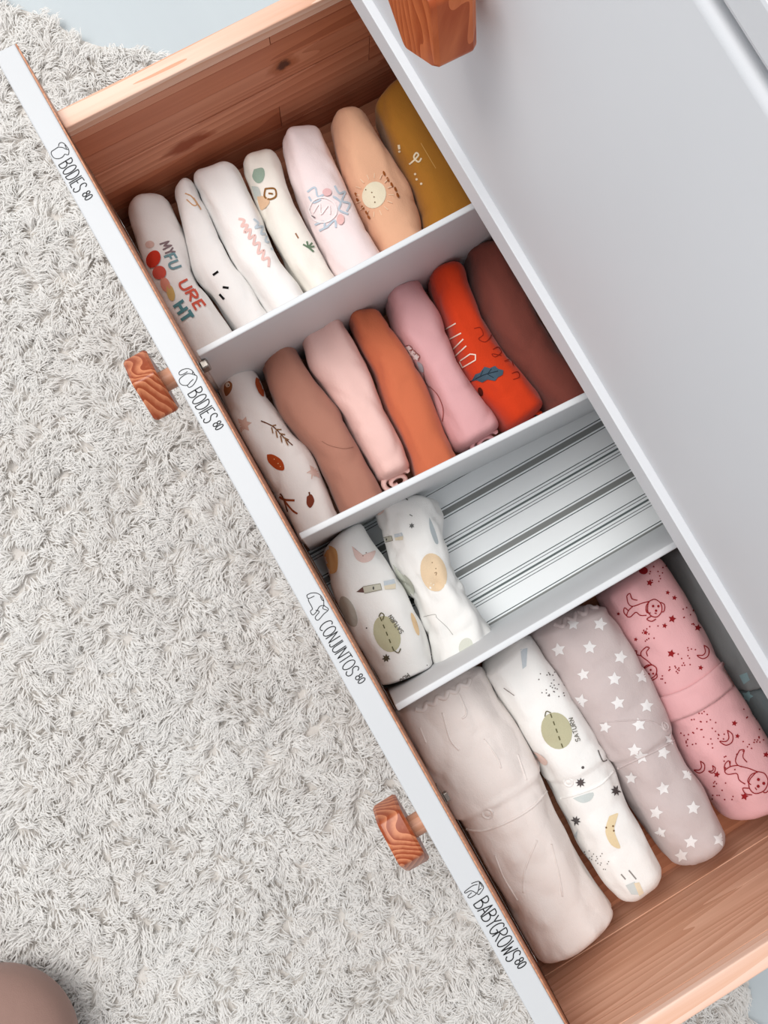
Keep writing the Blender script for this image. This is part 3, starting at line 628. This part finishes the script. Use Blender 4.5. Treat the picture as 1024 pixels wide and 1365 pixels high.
L_.poly([(556, 482), (563, 486), (565, 496), (560, 494)], (180, 186, 194), True); L_.line([(573, 515), (584, 527), (591, 545), (590, 562)], .9, (166, 84, 76)); L_.line([(565, 498), (567, 508), (573, 517)], .8, (150, 84, 76)); L_.done()
Mm = Roll('rolled_bodysuit', [(574, 382), (591, 430), (611, 486), (634, 522), (656, 549), (672, 570)], [(623, 366), (636, 410), (656, 450), (683, 486), (709, 519), (727, 543)], Z2 + .006, F_['orange'], 'bright orange red rolled bodysuit with WILD lettering and a slate blue leaf', 'bodysuit', g2, x1=.335, seed=16, cap1=.010, cap0=.013, power=2.7)
for a_, b_ in (((594, 439), (608, 431)), ((600, 452), (615, 444)), ((604, 466), (618, 452)), ((607, 475), (622, 461))): Mm.line([a_, b_], 1.7, (244, 224, 208))
Mm.line([(613, 482), (617, 490), (634, 480), (634, 473), (627, 472), (614, 481)], 1.6, (244, 224, 208), False)
Mm.poly([(629, 508), (634, 499), (640, 497), (646, 489), (653, 491), (660, 488), (664, 492), (671, 494), (670, 500), (664, 503), (660, 508), (650, 506), (643, 510), (636, 507)], (72, 92, 106)); Mm.line([(627, 509), (645, 500), (664, 495)], 1.2, (40, 52, 62)); Mm.line([(640, 503), (644, 494)], .8, (40, 52, 62)); Mm.line([(650, 499), (655, 492)], .8, (40, 52, 62)); Mm.line([(650, 499), (658, 504)], .8, (40, 52, 62))
Mm.ell(641, 522, 3.2, 6, -15, (92, 34, 26)); dr = (150, 42, 26)
for pl in ([(632, 438), (640, 437), (644, 446), (638, 452), (646, 456), (652, 452), (655, 446)], [(657, 466), (664, 463), (668, 470), (660, 476), (656, 472), (668, 474)], [(672, 482), (680, 480), (684, 488)], [(682, 498), (690, 496), (692, 503), (684, 506)]): Mm.line(pl, 1.1, dr)
Mm.done()
Nn_ = Roll('rolled_bodysuit', [(626, 358), (637, 410), (657, 450), (684, 486), (710, 519), (728, 540)], [(676, 335), (700, 392), (722, 434), (748, 474), (772, 502), (796, 528)], Z2 + .008, F_['maroon'], 'dull brown red rolled bodysuit partly under the dresser', 'bodysuit', g2, x1=X2 + .010, seed=17, cap0=.014, power=2.7)
for r_, px, py, m_, x_ in ((J, 528, 640, 'pink', .3345), (L_, 642, 582, 'rose', .3425), (Mm, 700, 555, 'orange', .3475)):
    r_.curl((x_, at(px, py, -.138).y, -.141), .0112, F_[m_])

# third compartment
O_ = Roll('rolled_outfit', [(430, 744), (442, 786), (467, 840), (486, 870), (514, 921)], [(493, 714), (519, 751), (541, 783), (556, 817), (569, 846), (582, 893)], -.116, F_['white_space'], 'smooth white rolled outfit printed with rocket, moon and Saturn along the drawer front', 'outfit', g3, seed=21, cap0=.013, cap1=.004, amp=.0026, x1=.4805)
P_ = Roll('rolled_outfit', [(499, 690), (519, 751), (541, 783), (557, 817), (570, 846), (582, 886)], [(588, 664), (592, 720), (606, 758), (628, 796), (648, 832), (656, 842)], -.120, F_['white_space'], 'crumpled white rolled outfit with a peach planet beside the bare striped liner', 'outfit', g3, seed=22, cap0=.012, cap1=.008, amp=.005, freq=46)
def rocket(r, x, y, k=1.0):
    r.poly([(x - 22 * k, y + 5 * k), (x - 13 * k, y - 2 * k), (x - 11 * k, y + 6 * k)], (112, 84, 78)); r.poly([(x - 13 * k, y - 2 * k), (x + 10 * k, y - 6 * k), (x + 12 * k, y + 2 * k), (x - 11 * k, y + 7 * k)], (206, 204, 188)); r.line([(x - 13 * k, y - 2 * k), (x + 10 * k, y - 6 * k), (x + 12 * k, y + 2 * k), (x - 11 * k, y + 7 * k)], .8, (150, 146, 130), False)
    r.ell(x + 1 * k, y, 1.2 * k, 2.2 * k, 0, (84, 84, 80)); r.poly([(x + 14 * k, y - 9 * k), (x + 28 * k, y - 12 * k), (x + 30 * k, y - 6 * k), (x + 15 * k, y - 3 * k)], (208, 216, 222)); r.poly([(x + 15 * k, y - 3 * k), (x + 30 * k, y - 6 * k), (x + 30 * k, y + 1 * k), (x + 16 * k, y + 2 * k)], (236, 224, 200))
def saturn(r, x, y, rx, ry, rot, tx):
    r.ell(x, y, rx, ry, rot, (196, 192, 160))
    for k in range(-2, 3):
        an = math.radians(rot + 90); u = (math.cos(an), math.sin(an)); c = (x + u[0] * k * ry * .42, y + u[1] * k * ry * .42); r.line([(c[0] - u[0] * 3, c[1] - u[1] * 3), (c[0] + u[0] * 2.5, c[1] + u[1] * 2.5)], 1.6, (104, 100, 72))
    r.text('SATURN', tx[0], tx[1], tx[2], 1.0, (120, 118, 108))
O_.poly([(429, 742), (436, 728), (448, 732), (451, 748), (449, 762), (440, 764), (434, 754)], (234, 186, 128), True)
O_.poly([(469, 728), (476, 736), (488, 740), (500, 734), (496, 746), (484, 750), (474, 744)], (236, 208, 200), True); O_.dots([(484, 741), (488, 737)], .8, (150, 110, 100))
rocket(O_, 497, 784, 1.0); saturn(O_, 516, 845, 17, 25, -22, ((538, 842), (522, 819), (-4.5, 3.2)))
O_.line([(505, 822), (508, 817), (512, 820), (510, 826)], 1.4, (104, 100, 72)); O_.line([(524, 866), (531, 870), (534, 864)], 1.4, (104, 100, 72))
O_.ell(465, 815, 9, 22, -24, (196, 194, 184)); O_.star(515, 877, 6, (84, 76, 60), 0, 7, .5); O_.text('MOON', (543, 897), (529, 909), (4, 4), 1.0, (120, 116, 110)); O_.ell(553, 832, 3, 16, -18, (238, 206, 164)); O_.dots([(489, 837)], 1, (90, 84, 74)); O_.dots([(569, 887), (570, 892), (571, 897)], .7, (90, 90, 90)); O_.done()
P_.ell(578, 763, 17, 26, -14, (238, 212, 178)); P_.dots([(576, 750), (581, 758)], .8, (150, 120, 90)); P_.line([(579, 764), (582, 763), (581, 767)], .8, (150, 120, 90)); P_.star(549, 701, 4, (110, 110, 108), 0, 6, .5)
rocket(P_, 515, 719, .75); P_.poly([(524, 752), (532, 760), (546, 772), (553, 786), (548, 798), (540, 784), (530, 768)], (206, 208, 196), True); P_.ell(506, 681, 7, 5, -30, (240, 214, 204)); P_.ell(621, 862, 9, 12, 20, (222, 224, 212)); P_.line([(565, 822), (580, 819), (583, 824), (596, 836), (604, 846)], .8, (190, 188, 184)); P_.line([(540, 664), (544, 667)], 1.2, (120, 120, 120)); P_.line([(546, 686), (550, 688)], 1.2, (120, 120, 120)); P_.poly([(572, 690), (577, 700), (584, 722), (580, 724), (573, 706)], (188, 196, 200), True); P_.done()

# fourth compartment: sleepsuits
Z4 = -.098
Q = Roll('rolled_sleepsuit', [(530, 952), (562, 1018), (598, 1076), (633, 1138), (668, 1200), (700, 1258)], [(640, 890), (669, 937), (697, 983), (725, 1027), (742, 1066), (760, 1103), (783, 1154), (816, 1200)], Z4 - .002, F_['creamsuit'], 'large plain cream quilted rolled sleepsuit along the drawer front', 'sleepsuit', g4, seed=31, cap0=.010, cap1=.012, amp=.003, freq=26, shrink=.945, steps=((.44, .10, .0035),), n=96, x1=.725, power=2.5, cappow=2.8)
Rr = Roll('rolled_sleepsuit', [(643, 890), (669, 937), (697, 983), (726, 1027), (742, 1066), (761, 1103), (784, 1154), (808, 1186)], [(711, 856), (742, 901), (787, 972), (818, 1020), (836, 1062), (861, 1107), (882, 1144)], Z4 - .006, F_['white_space'], 'white rolled sleepsuit printed with green Saturn and yellow crescent moon', 'sleepsuit', g4, seed=32, cap0=.010, cap1=.016, amp=.0024, shrink=.945, steps=((.52, .09, .0035),), n=96, x1=.716, taper1=.92, cappow=2.2)
Ss = Roll('rolled_sleepsuit', [(713, 856), (742, 901), (787, 972), (818, 1020), (837, 1062), (862, 1107), (884, 1136)], [(804, 802), (829, 843), (861, 900), (880, 941), (903, 985), (916, 1016), (940, 1046), (959, 1080), (974, 1108)], Z4, F_['star_taupe'], 'greyish taupe rolled sleepsuit covered in white stars', 'sleepsuit', g4, seed=33, cap0=.010, cap1=.016, amp=.0024, shrink=.945, steps=((.56, .09, .0035),), n=96, x1=.716, taper1=.88, cappow=2.2)
Tt = Roll('rolled_sleepsuit', [(806, 802), (829, 843), (862, 900), (881, 941), (904, 985), (917, 1016), (941, 1046), (962, 1078)], [(886, 752), (913, 791), (939, 843), (958, 878), (981, 914), (1006, 952), (1026, 985), (1046, 1016)], Z4 + .004, F_['pinkdog'], 'pink rolled sleepsuit printed with dark red puppies, stars and moons', 'sleepsuit', g4, seed=34, cap0=.010, cap1=.014, amp=.0024, n=84, power=2.6, x1=.708)
M_CR, M_WS, M_TS, M_PD = F_['creamsuit'], F_['white_space'], F_['star_taupe'], F_['pinkdog']
Q.seam([(607, 1100), (640, 1108), (680, 1094), (712, 1074), (731, 1052)], .0022, M_CR, 'hem'); Q.snap(650, 1084, .0052, M_CR)
for pl in ([(590, 950), (600, 985), (612, 1000)], [(645, 985), (662, 1008), (668, 1024)], [(660, 1140), (672, 1170), (690, 1200)], [(735, 1125), (745, 1165), (750, 1195)], [(612, 925), (622, 950), (616, 958)], [(690, 1005), (702, 1040)], [(716, 1120), (700, 1160), (698, 1190)], [(560, 970), (568, 990)]): Q.seam(pl, .0016, M_CR, 'quilt_stitch', .0006)
Rr.seam([(748, 1064), (772, 1058), (800, 1046), (818, 1028)], .0016, M_WS, 'hem'); Rr.snap(758, 1042, .0045, M_WS)
saturn(Rr, 742, 974, 20, 25, -20, ((773, 987), (763, 956), (-5.5, 1.8))); Rr.line([(726, 955), (728, 948), (734, 950)], 1.3, (104, 100, 72)); Rr.poly([(694, 866), (703, 864), (702, 888), (697, 892)], (206, 214, 220)); Rr.poly([(709, 1002), (718, 1004), (730, 1014), (727, 1020), (716, 1012)], (240, 214, 204), True)
random.seed(5)
Rr.dots([(716 + random.random() * 28 + k * .5, 888 + random.random() * 36 + k * .3) for k in range(34)], .9, (120, 112, 110)); Rr.dots([(774 + random.random() * 30 + k * .5, 1128 + k * 1.0 + random.random() * 8) for k in range(26)], .8, (130, 124, 120))
Rr.star(774, 1043, 7, (92, 84, 84), 0, 8, .5); Rr.star(821, 1054, 7.5, (92, 84, 84), .3, 8, .5); Rr.star(768, 1094, 7, (92, 88, 88), .2, 8, .5); Rr.dots([(777, 1023)], 2, (96, 90, 90))
Rr.poly([(812, 1088), (824, 1084), (819, 1096), (820, 1112), (827, 1130), (815, 1126), (807, 1108)], (238, 218, 178), True); Rr.dots([(808, 1103), (817, 1101), (818, 1107)], 1.3, (130, 100, 70)); Rr.poly([(764, 1064), (790, 1056), (788, 1066), (776, 1070)], (212, 220, 218), True); Rr.poly([(764, 1118), (771, 1104), (769, 1118)], (208, 216, 220))
Rr.poly([(834, 1180), (846, 1175), (852, 1192), (842, 1192)], (212, 218, 216)); Rr.poly([(845, 1177), (852, 1176), (858, 1190), (852, 1194)], (240, 224, 196)); Rr.line([(828, 1165), (834, 1172)], 1.6, (150, 144, 140)); Rr.line([(838, 1160), (848, 1172)], 1.8, (150, 144, 140)); Rr.line([(672, 917), (686, 927)], 1, (150, 140, 136)); Rr.line([(797, 1000), (803, 1014), (809, 1013)], 1.4, (104, 96, 94)); Rr.done()
Ss.seam([(824, 1024), (850, 1012), (880, 998), (903, 984)], .0016, M_TS, 'hem'); Ss.seam([(800, 963), (840, 960), (870, 962), (890, 975)], .0012, M_TS, 'fold_line', .0007); Ss.snap(886, 968, .0042, M_TS)
for i, (x, y) in enumerate(((764, 832), (800, 832), (745, 866), (786, 863), (827, 876), (778, 899), (819, 905), (775, 934), (824, 937), (862, 941), (807, 969), (852, 966), (846, 1000), (884, 1003), (855, 1009), (842, 1037), (917, 1032), (884, 1051), (924, 1077), (875, 1083), (881, 1110), (921, 1122), (959, 1119), (909, 1140), (856, 902), (893, 985))): Ss.star(x, y, 9.6 if i % 5 else 8.5, (244, 241, 240), .25 * math.sin(i * 2.1), 5, .5)
Ss.done()
rd = (150, 36, 40)
def puppy(r, x, y, k, rot, flip=1):
    """generic outline of a little dog: body, legs, head, floppy ears"""
    c, s = math.cos(rot), math.sin(rot)
    def T_(pl): return [(x + (c * a * flip - s * b_) * k, y + (s * a * flip + c * b_) * k) for a, b_ in pl]
    for pl in ([(-22, -14), (-20, -4), (-14, 0), (-2, -4), (6, -6)], [(-22, -14), (-18, -17), (-15, -10), (-8, -8)], [(-14, 0), (-20, 6), (-22, 13), (-17, 14), (-10, 8), (-4, 12), (4, 12)], [(-20, 6), (-25, 2), (-26, 8), (-22, 13)],
               [(6, -6), (14, -9), (22, -4), (24, 6), (18, 14), (10, 13), (5, 6), (6, -6)], [(7, -6), (3, 0), (4, 8), (9, 9)], [(22, -5), (27, -2), (27, 6), (24, 8)], [(10, 13), (4, 17), (10, 20), (16, 17)], [(14, 9), (17, 10)]): r.line(T_(pl), 1.3, rd)
    r.dots(T_([(12, 0), (19, 0), (16, 6)]), 1.7 * k, rd)
puppy(Tt, 858, 808, 1.0, 0.0); puppy(Tt, 862, 884, .85, 1.0); puppy(Tt, 998, 1030, 1.25, .62)
for x, y, r_ in ((866, 777, 4.5), (896, 825, 5), (895, 871, 5.2), (899, 797, 3.4), (930, 837, 4.5), (956, 1032, 4), (992, 1061, 5), (886, 834, 3.5), (861, 843, 3.2), (934, 890, 3.4), (979, 964, 3.8), (983, 981, 3.2), (890, 790, 3), (848, 852, 2.6), (825, 818, 2.4), (1021, 1006, 4)): Tt.star(x, y, r_ * 1.1, rd, .2, 5, .5)
Tt.ell(858, 761, 6, 5, 0, (160, 34, 40))
random.seed(9)
for cx, cy, sp, n_ in ((878, 765, 12, 11), (868, 845, 12, 10), (922, 822, 12, 12), (915, 875, 12, 12), (895, 897, 14, 14), (940, 975, 18, 16), (935, 960, 14, 8), (1005, 985, 16, 16), (964, 1052, 14, 14), (918, 985, 10, 8), (1000, 950, 10, 6), (970, 1015, 12, 8), (960, 990, 16, 6)):
    Tt.dots([(cx + random.uniform(-sp, sp), cy + random.uniform(-sp, sp)) for _ in range(n_)], 1.0, rd)
def moon(x, y, k):
    Tt.line([(x, y - 10 * k), (x + 7 * k, y - 4 * k), (x + 6 * k, y + 6 * k), (x - 2 * k, y + 10 * k), (x - 10 * k, y + 5 * k), (x - 2 * k, y + 5 * k), (x + 2 * k, y), (x, y - 10 * k)], 1.3, rd)
moon(969, 983, 1.0); moon(938, 869, .9); moon(934, 1022, .8); moon(950, 1025, .5); Tt.done()
# plain cuff folded round the pink sleepsuit, with a snap
def band(roll, L0, R0, L1, R1, off, mat, name):
    V = []; Fc = []; nu, nv = 26, 9
    for i in range(nu):
        f = i / (nu - 1)
        for j in range(nv):
            g = j / (nv - 1); x = (L0[0] + (R0[0] - L0[0]) * f) * (1 - g) + (L1[0] + (R1[0] - L1[0]) * f) * g; y = (L0[1] + (R0[1] - L0[1]) * f) * (1 - g) + (L1[1] + (R1[1] - L1[1]) * f) * g
            y += 9 * math.sin(math.pi * f) * (1 if True else 0)
            h = roll.hit(x, y, off * (0.25 + .75 * math.sin(math.pi * (.08 + .84 * g)) ** .5)); V.append(h)
    idx = {}; VV = []
    for q, v in enumerate(V):
        if v is not None: idx[q] = len(VV); VV.append(v)
    for i in range(nu - 1):
        for j in range(nv - 1):
            f = (i * nv + j, i * nv + j + 1, (i + 1) * nv + j + 1, (i + 1) * nv + j)
            if all(q in idx for q in f): Fc.append(tuple(idx[q] for q in f))
    o = mesh_obj(name, VV, Fc, mat, roll.o); sm = o.modifiers.new('thick', 'SOLIDIFY'); sm.thickness = .0012; sm.offset = 0
    return o
band(Tt, (876, 930), (964, 880), (893, 962), (984, 908), .0022, M_PD, 'cuff')
Tt.seam([(878, 936), (905, 932), (935, 914), (962, 888)], .0011, M_PD, 'cuff_edge', .0026); Tt.snap(968, 902, .0042, M_PD)
# grey garments between the pink sleepsuit and the dresser's shadow
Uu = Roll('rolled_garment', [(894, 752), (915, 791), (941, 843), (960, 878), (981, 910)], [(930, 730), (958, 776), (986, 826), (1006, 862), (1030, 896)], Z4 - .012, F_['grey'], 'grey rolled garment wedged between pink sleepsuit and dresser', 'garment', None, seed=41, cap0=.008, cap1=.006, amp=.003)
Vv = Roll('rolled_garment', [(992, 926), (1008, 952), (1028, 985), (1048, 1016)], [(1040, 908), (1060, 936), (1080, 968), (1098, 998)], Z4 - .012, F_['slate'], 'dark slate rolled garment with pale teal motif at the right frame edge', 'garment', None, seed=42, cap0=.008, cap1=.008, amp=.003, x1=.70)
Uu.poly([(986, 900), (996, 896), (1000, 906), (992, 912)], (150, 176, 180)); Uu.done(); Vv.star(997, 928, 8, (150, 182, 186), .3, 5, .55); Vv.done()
# bunched waistbands showing in the shade beside the third divider
def ruffle(roll, a, b_, mat, n=9, amp=4):
    pl = []
    for i in range(n):
        f = i / (n - 1); pl.append((a[0] + (b_[0] - a[0]) * f + (amp if i % 2 else -amp) * .5, a[1] + (b_[1] - a[1]) * f + (amp if i % 2 else -amp) * .8))
    roll.seam(pl, .0042, mat, 'ruffled_edge', .0022)
ruffle(Ss, (742, 836), (800, 804), M_TS); ruffle(Q, (556, 948), (628, 908), M_CR, 11, 3)

# ------------------------------------------------------------------ shaggy rug
def inside(px, py, poly):
    r = np.zeros(px.shape, bool); n = len(poly); j = n - 1
    for i in range(n):
        xi, yi = poly[i]; xj, yj = poly[j]
        c = ((yi > py) != (yj > py)) & (px < (xj - xi) * (py - yi) / (yj - yi + 1e-12) + xi); r ^= c; j = i
    return r
RUG = smooth_pl([(-.62, -.30), (-.56, -.12), (-.43, .005), (-.389, .042), (-.356, .057), (-.329, .08), (-.311, .108), (-.276, .14), (-.12, .19), (.2, .205), (.6, .2), (.9, .205), (.985, .195), (1.005, .18), (1.03, .17), (1.2, .12), (1.3, -.05), (1.28, -.4), (1.0, -.78), (.5, -.85), (-.1, -.8), (-.45, -.6), (-.62, -.30)], 3)
def rug():
    m, nt, b = new_mat('wool_pile'); setp(b, .95, .08, .1); L = nt.links.new
    tc = N(nt, 'ShaderNodeTexCoord'); n = N(nt, 'ShaderNodeTexNoise'); n.inputs['Scale'].default_value = 9; n.inputs['Detail'].default_value = 6; L(tc.outputs['Object'], n.inputs['Vector'])
    mx = N(nt, 'ShaderNodeMix', data_type='RGBA'); mx.inputs[6].default_value = (*srgb((240, 236, 232)), 1); mx.inputs[7].default_value = (*srgb((252, 251, 249)), 1); L(n.outputs[0], mx.inputs[0]); L(mx.outputs[2], b.inputs['Base Color'])
    tl = N(nt, 'ShaderNodeBsdfTranslucent'); L(mx.outputs[2], tl.inputs['Color']); ms = N(nt, 'ShaderNodeMixShader'); ms.inputs[0].default_value = .38; L(b.outputs[0], ms.inputs[1]); L(tl.outputs[0], ms.inputs[2]); L(ms.outputs[0], nt.nodes['Material Output'].inputs['Surface'])
    base_z = FLOOR + .006
    bm = bmesh.new(); lo = [bm.verts.new((x, y, FLOOR + .0005)) for x, y in RUG[:-1]]; hi = [bm.verts.new((x, y, base_z)) for x, y in RUG[:-1]]; k = len(lo)
    bm.faces.new(hi); bm.faces.new(lo[::-1])
    for i in range(k): bm.faces.new((lo[i], lo[(i + 1) % k], hi[(i + 1) % k], hi[i]))
    back = bm_obj('rug', bm, fabric('rug_backing', (212, 206, 200)), None); tag(back, 'cream white shaggy wool rug spread under the open drawer', 'rug')
    rng = np.random.default_rng(3)
    sp = .0096
    gx, gy = np.meshgrid(np.arange(-.64, 1.32, sp), np.arange(-.87, .24, sp)); cx = gx.ravel() + rng.uniform(-.5, .5, gx.size) * sp; cy = gy.ravel() + rng.uniform(-.5, .5, gx.size) * sp
    k = inside(cx, cy, RUG) & ~((cx > .06) & (cx < .69) & (cy > .09)) & ~((cx < -.35) & (cy < -.45)) & ~((cy < -.42) & (cx < .15)) & ~((cx > .8) & (cy < -.35)); cx, cy = cx[k], cy[k]
    def smooth_noise(x, y, f, sd):
        r = np.random.default_rng(sd); o = np.zeros_like(x)
        for _ in range(10):
            a = r.uniform(0, 2 * np.pi); ff = f * r.uniform(.5, 1.6); o += np.sin((x * np.cos(a) + y * np.sin(a)) * ff + r.uniform(0, 6.28))
        return o / 3.0
    ang = 2.0 * smooth_noise(cx, cy, 22, 1) + 1.6 * smooth_noise(cx, cy, 120, 2) - .6 + rng.normal(0, .5, cx.size)
    hgt = .0125 + .0022 * smooth_noise(cx, cy, 45, 4) + rng.normal(0, .0012, cx.size); hgt = np.clip(hgt, .007, .02)
    lean = .011 + .005 * rng.random(cx.size)
    NF = 20; n_ = cx.size * NF
    CX, CY, AN, HG, LE = (np.repeat(v, NF) for v in (cx, cy, ang, hgt, lean))
    rr = np.sqrt(rng.random(n_)) * .0078; ra = rng.uniform(0, 2 * np.pi, n_)
    bx, by = CX + rr * np.cos(ra), CY + rr * np.sin(ra)
    AN = AN + rng.normal(0, .28, n_); curl = rng.normal(0, .35, n_)
    ux, uy = np.cos(AN), np.sin(AN); sx, sy = -uy, ux
    f1, f2 = .38, .75
    conv = .45
    tx = CX + (bx - CX) * conv + ux * LE * rng.uniform(.75, 1.25, n_); ty = CY + (by - CY) * conv + uy * LE * rng.uniform(.75, 1.25, n_); tz = base_z + HG * rng.uniform(.6, 1.0, n_)
    p = []
    for f, zf in ((0, 0.0), (f1, .72), (f2, 1.02), (1.0, .86)):
        x = bx + (tx - bx) * f ** 1.5 + sx * curl * .005 * math.sin(f * 3); y = by + (ty - by) * f ** 1.5 + sy * curl * .005 * math.sin(f * 3); z = base_z - .001 + (tz - base_z) * zf; p.append((x, y, z))
    wds = (.0006, .00072, .00058, .0)
    tilt = rng.uniform(-.5, .5, n_)
    V = np.empty((n_, 7, 3), np.float32)
    for i in range(3):
        x, y, z = p[i]
        V[:, 2 * i, 0], V[:, 2 * i, 1], V[:, 2 * i, 2] = x - sx * wds[i], y - sy * wds[i], z - tilt * wds[i]
        V[:, 2 * i + 1, 0], V[:, 2 * i + 1, 1], V[:, 2 * i + 1, 2] = x + sx * wds[i], y + sy * wds[i], z + tilt * wds[i]
    V[:, 6, 0], V[:, 6, 1], V[:, 6, 2] = p[3]
    base = (np.arange(n_) * 7)[:, None]
    loops = np.concatenate([base + np.array([[0, 1, 3, 2]]), base + np.array([[2, 3, 5, 4]]), base + np.array([[4, 5, 6]])], 1).astype(np.int32).ravel()
    tot = np.tile(np.array([4, 4, 3], np.int32), n_); start = np.concatenate([[0], np.cumsum(tot)[:-1]]).astype(np.int32)
    me = bpy.data.meshes.new('pile'); me.vertices.add(n_ * 7); me.vertices.foreach_set('co', V.ravel()); me.loops.add(loops.size); me.loops.foreach_set('vertex_index', loops)
    me.polygons.add(tot.size); me.polygons.foreach_set('loop_start', start); me.polygons.foreach_set('loop_total', tot); me.update(calc_edges=True)
    o = link_mesh('pile', me, m, back, True); o['kind'] = 'stuff'; o['label'] = 'long tangled cream wool pile'
    print('rug fibres', n_)
rug()

# ------------------------------------------------------------------ unidentified rounded brown shape, built as a fabric pouf at the lower left
def mound():
    c = at(-12, 1408, -.33); r = .082
    bm = bmesh.new(); bmesh.ops.create_uvsphere(bm, u_segments=48, v_segments=24, radius=1)
    zb = FLOOR + .0205; hh = .045
    for v in bm.verts:
        x, y, z = v.co; rad = math.hypot(x, y); k = 1 if rad == 0 else (rad ** .75) / rad
        v.co = Vector((c.x + x * k * r, c.y + y * k * r, zb + hh + math.copysign(abs(z) ** .8, z) * hh))
    o = bm_obj('mound', bm, fabric('mound_cotton', (150, 120, 110)), None, True); tag(o, 'rounded dusky brown fabric mound standing on the rug at lower left', 'mound')
mound()
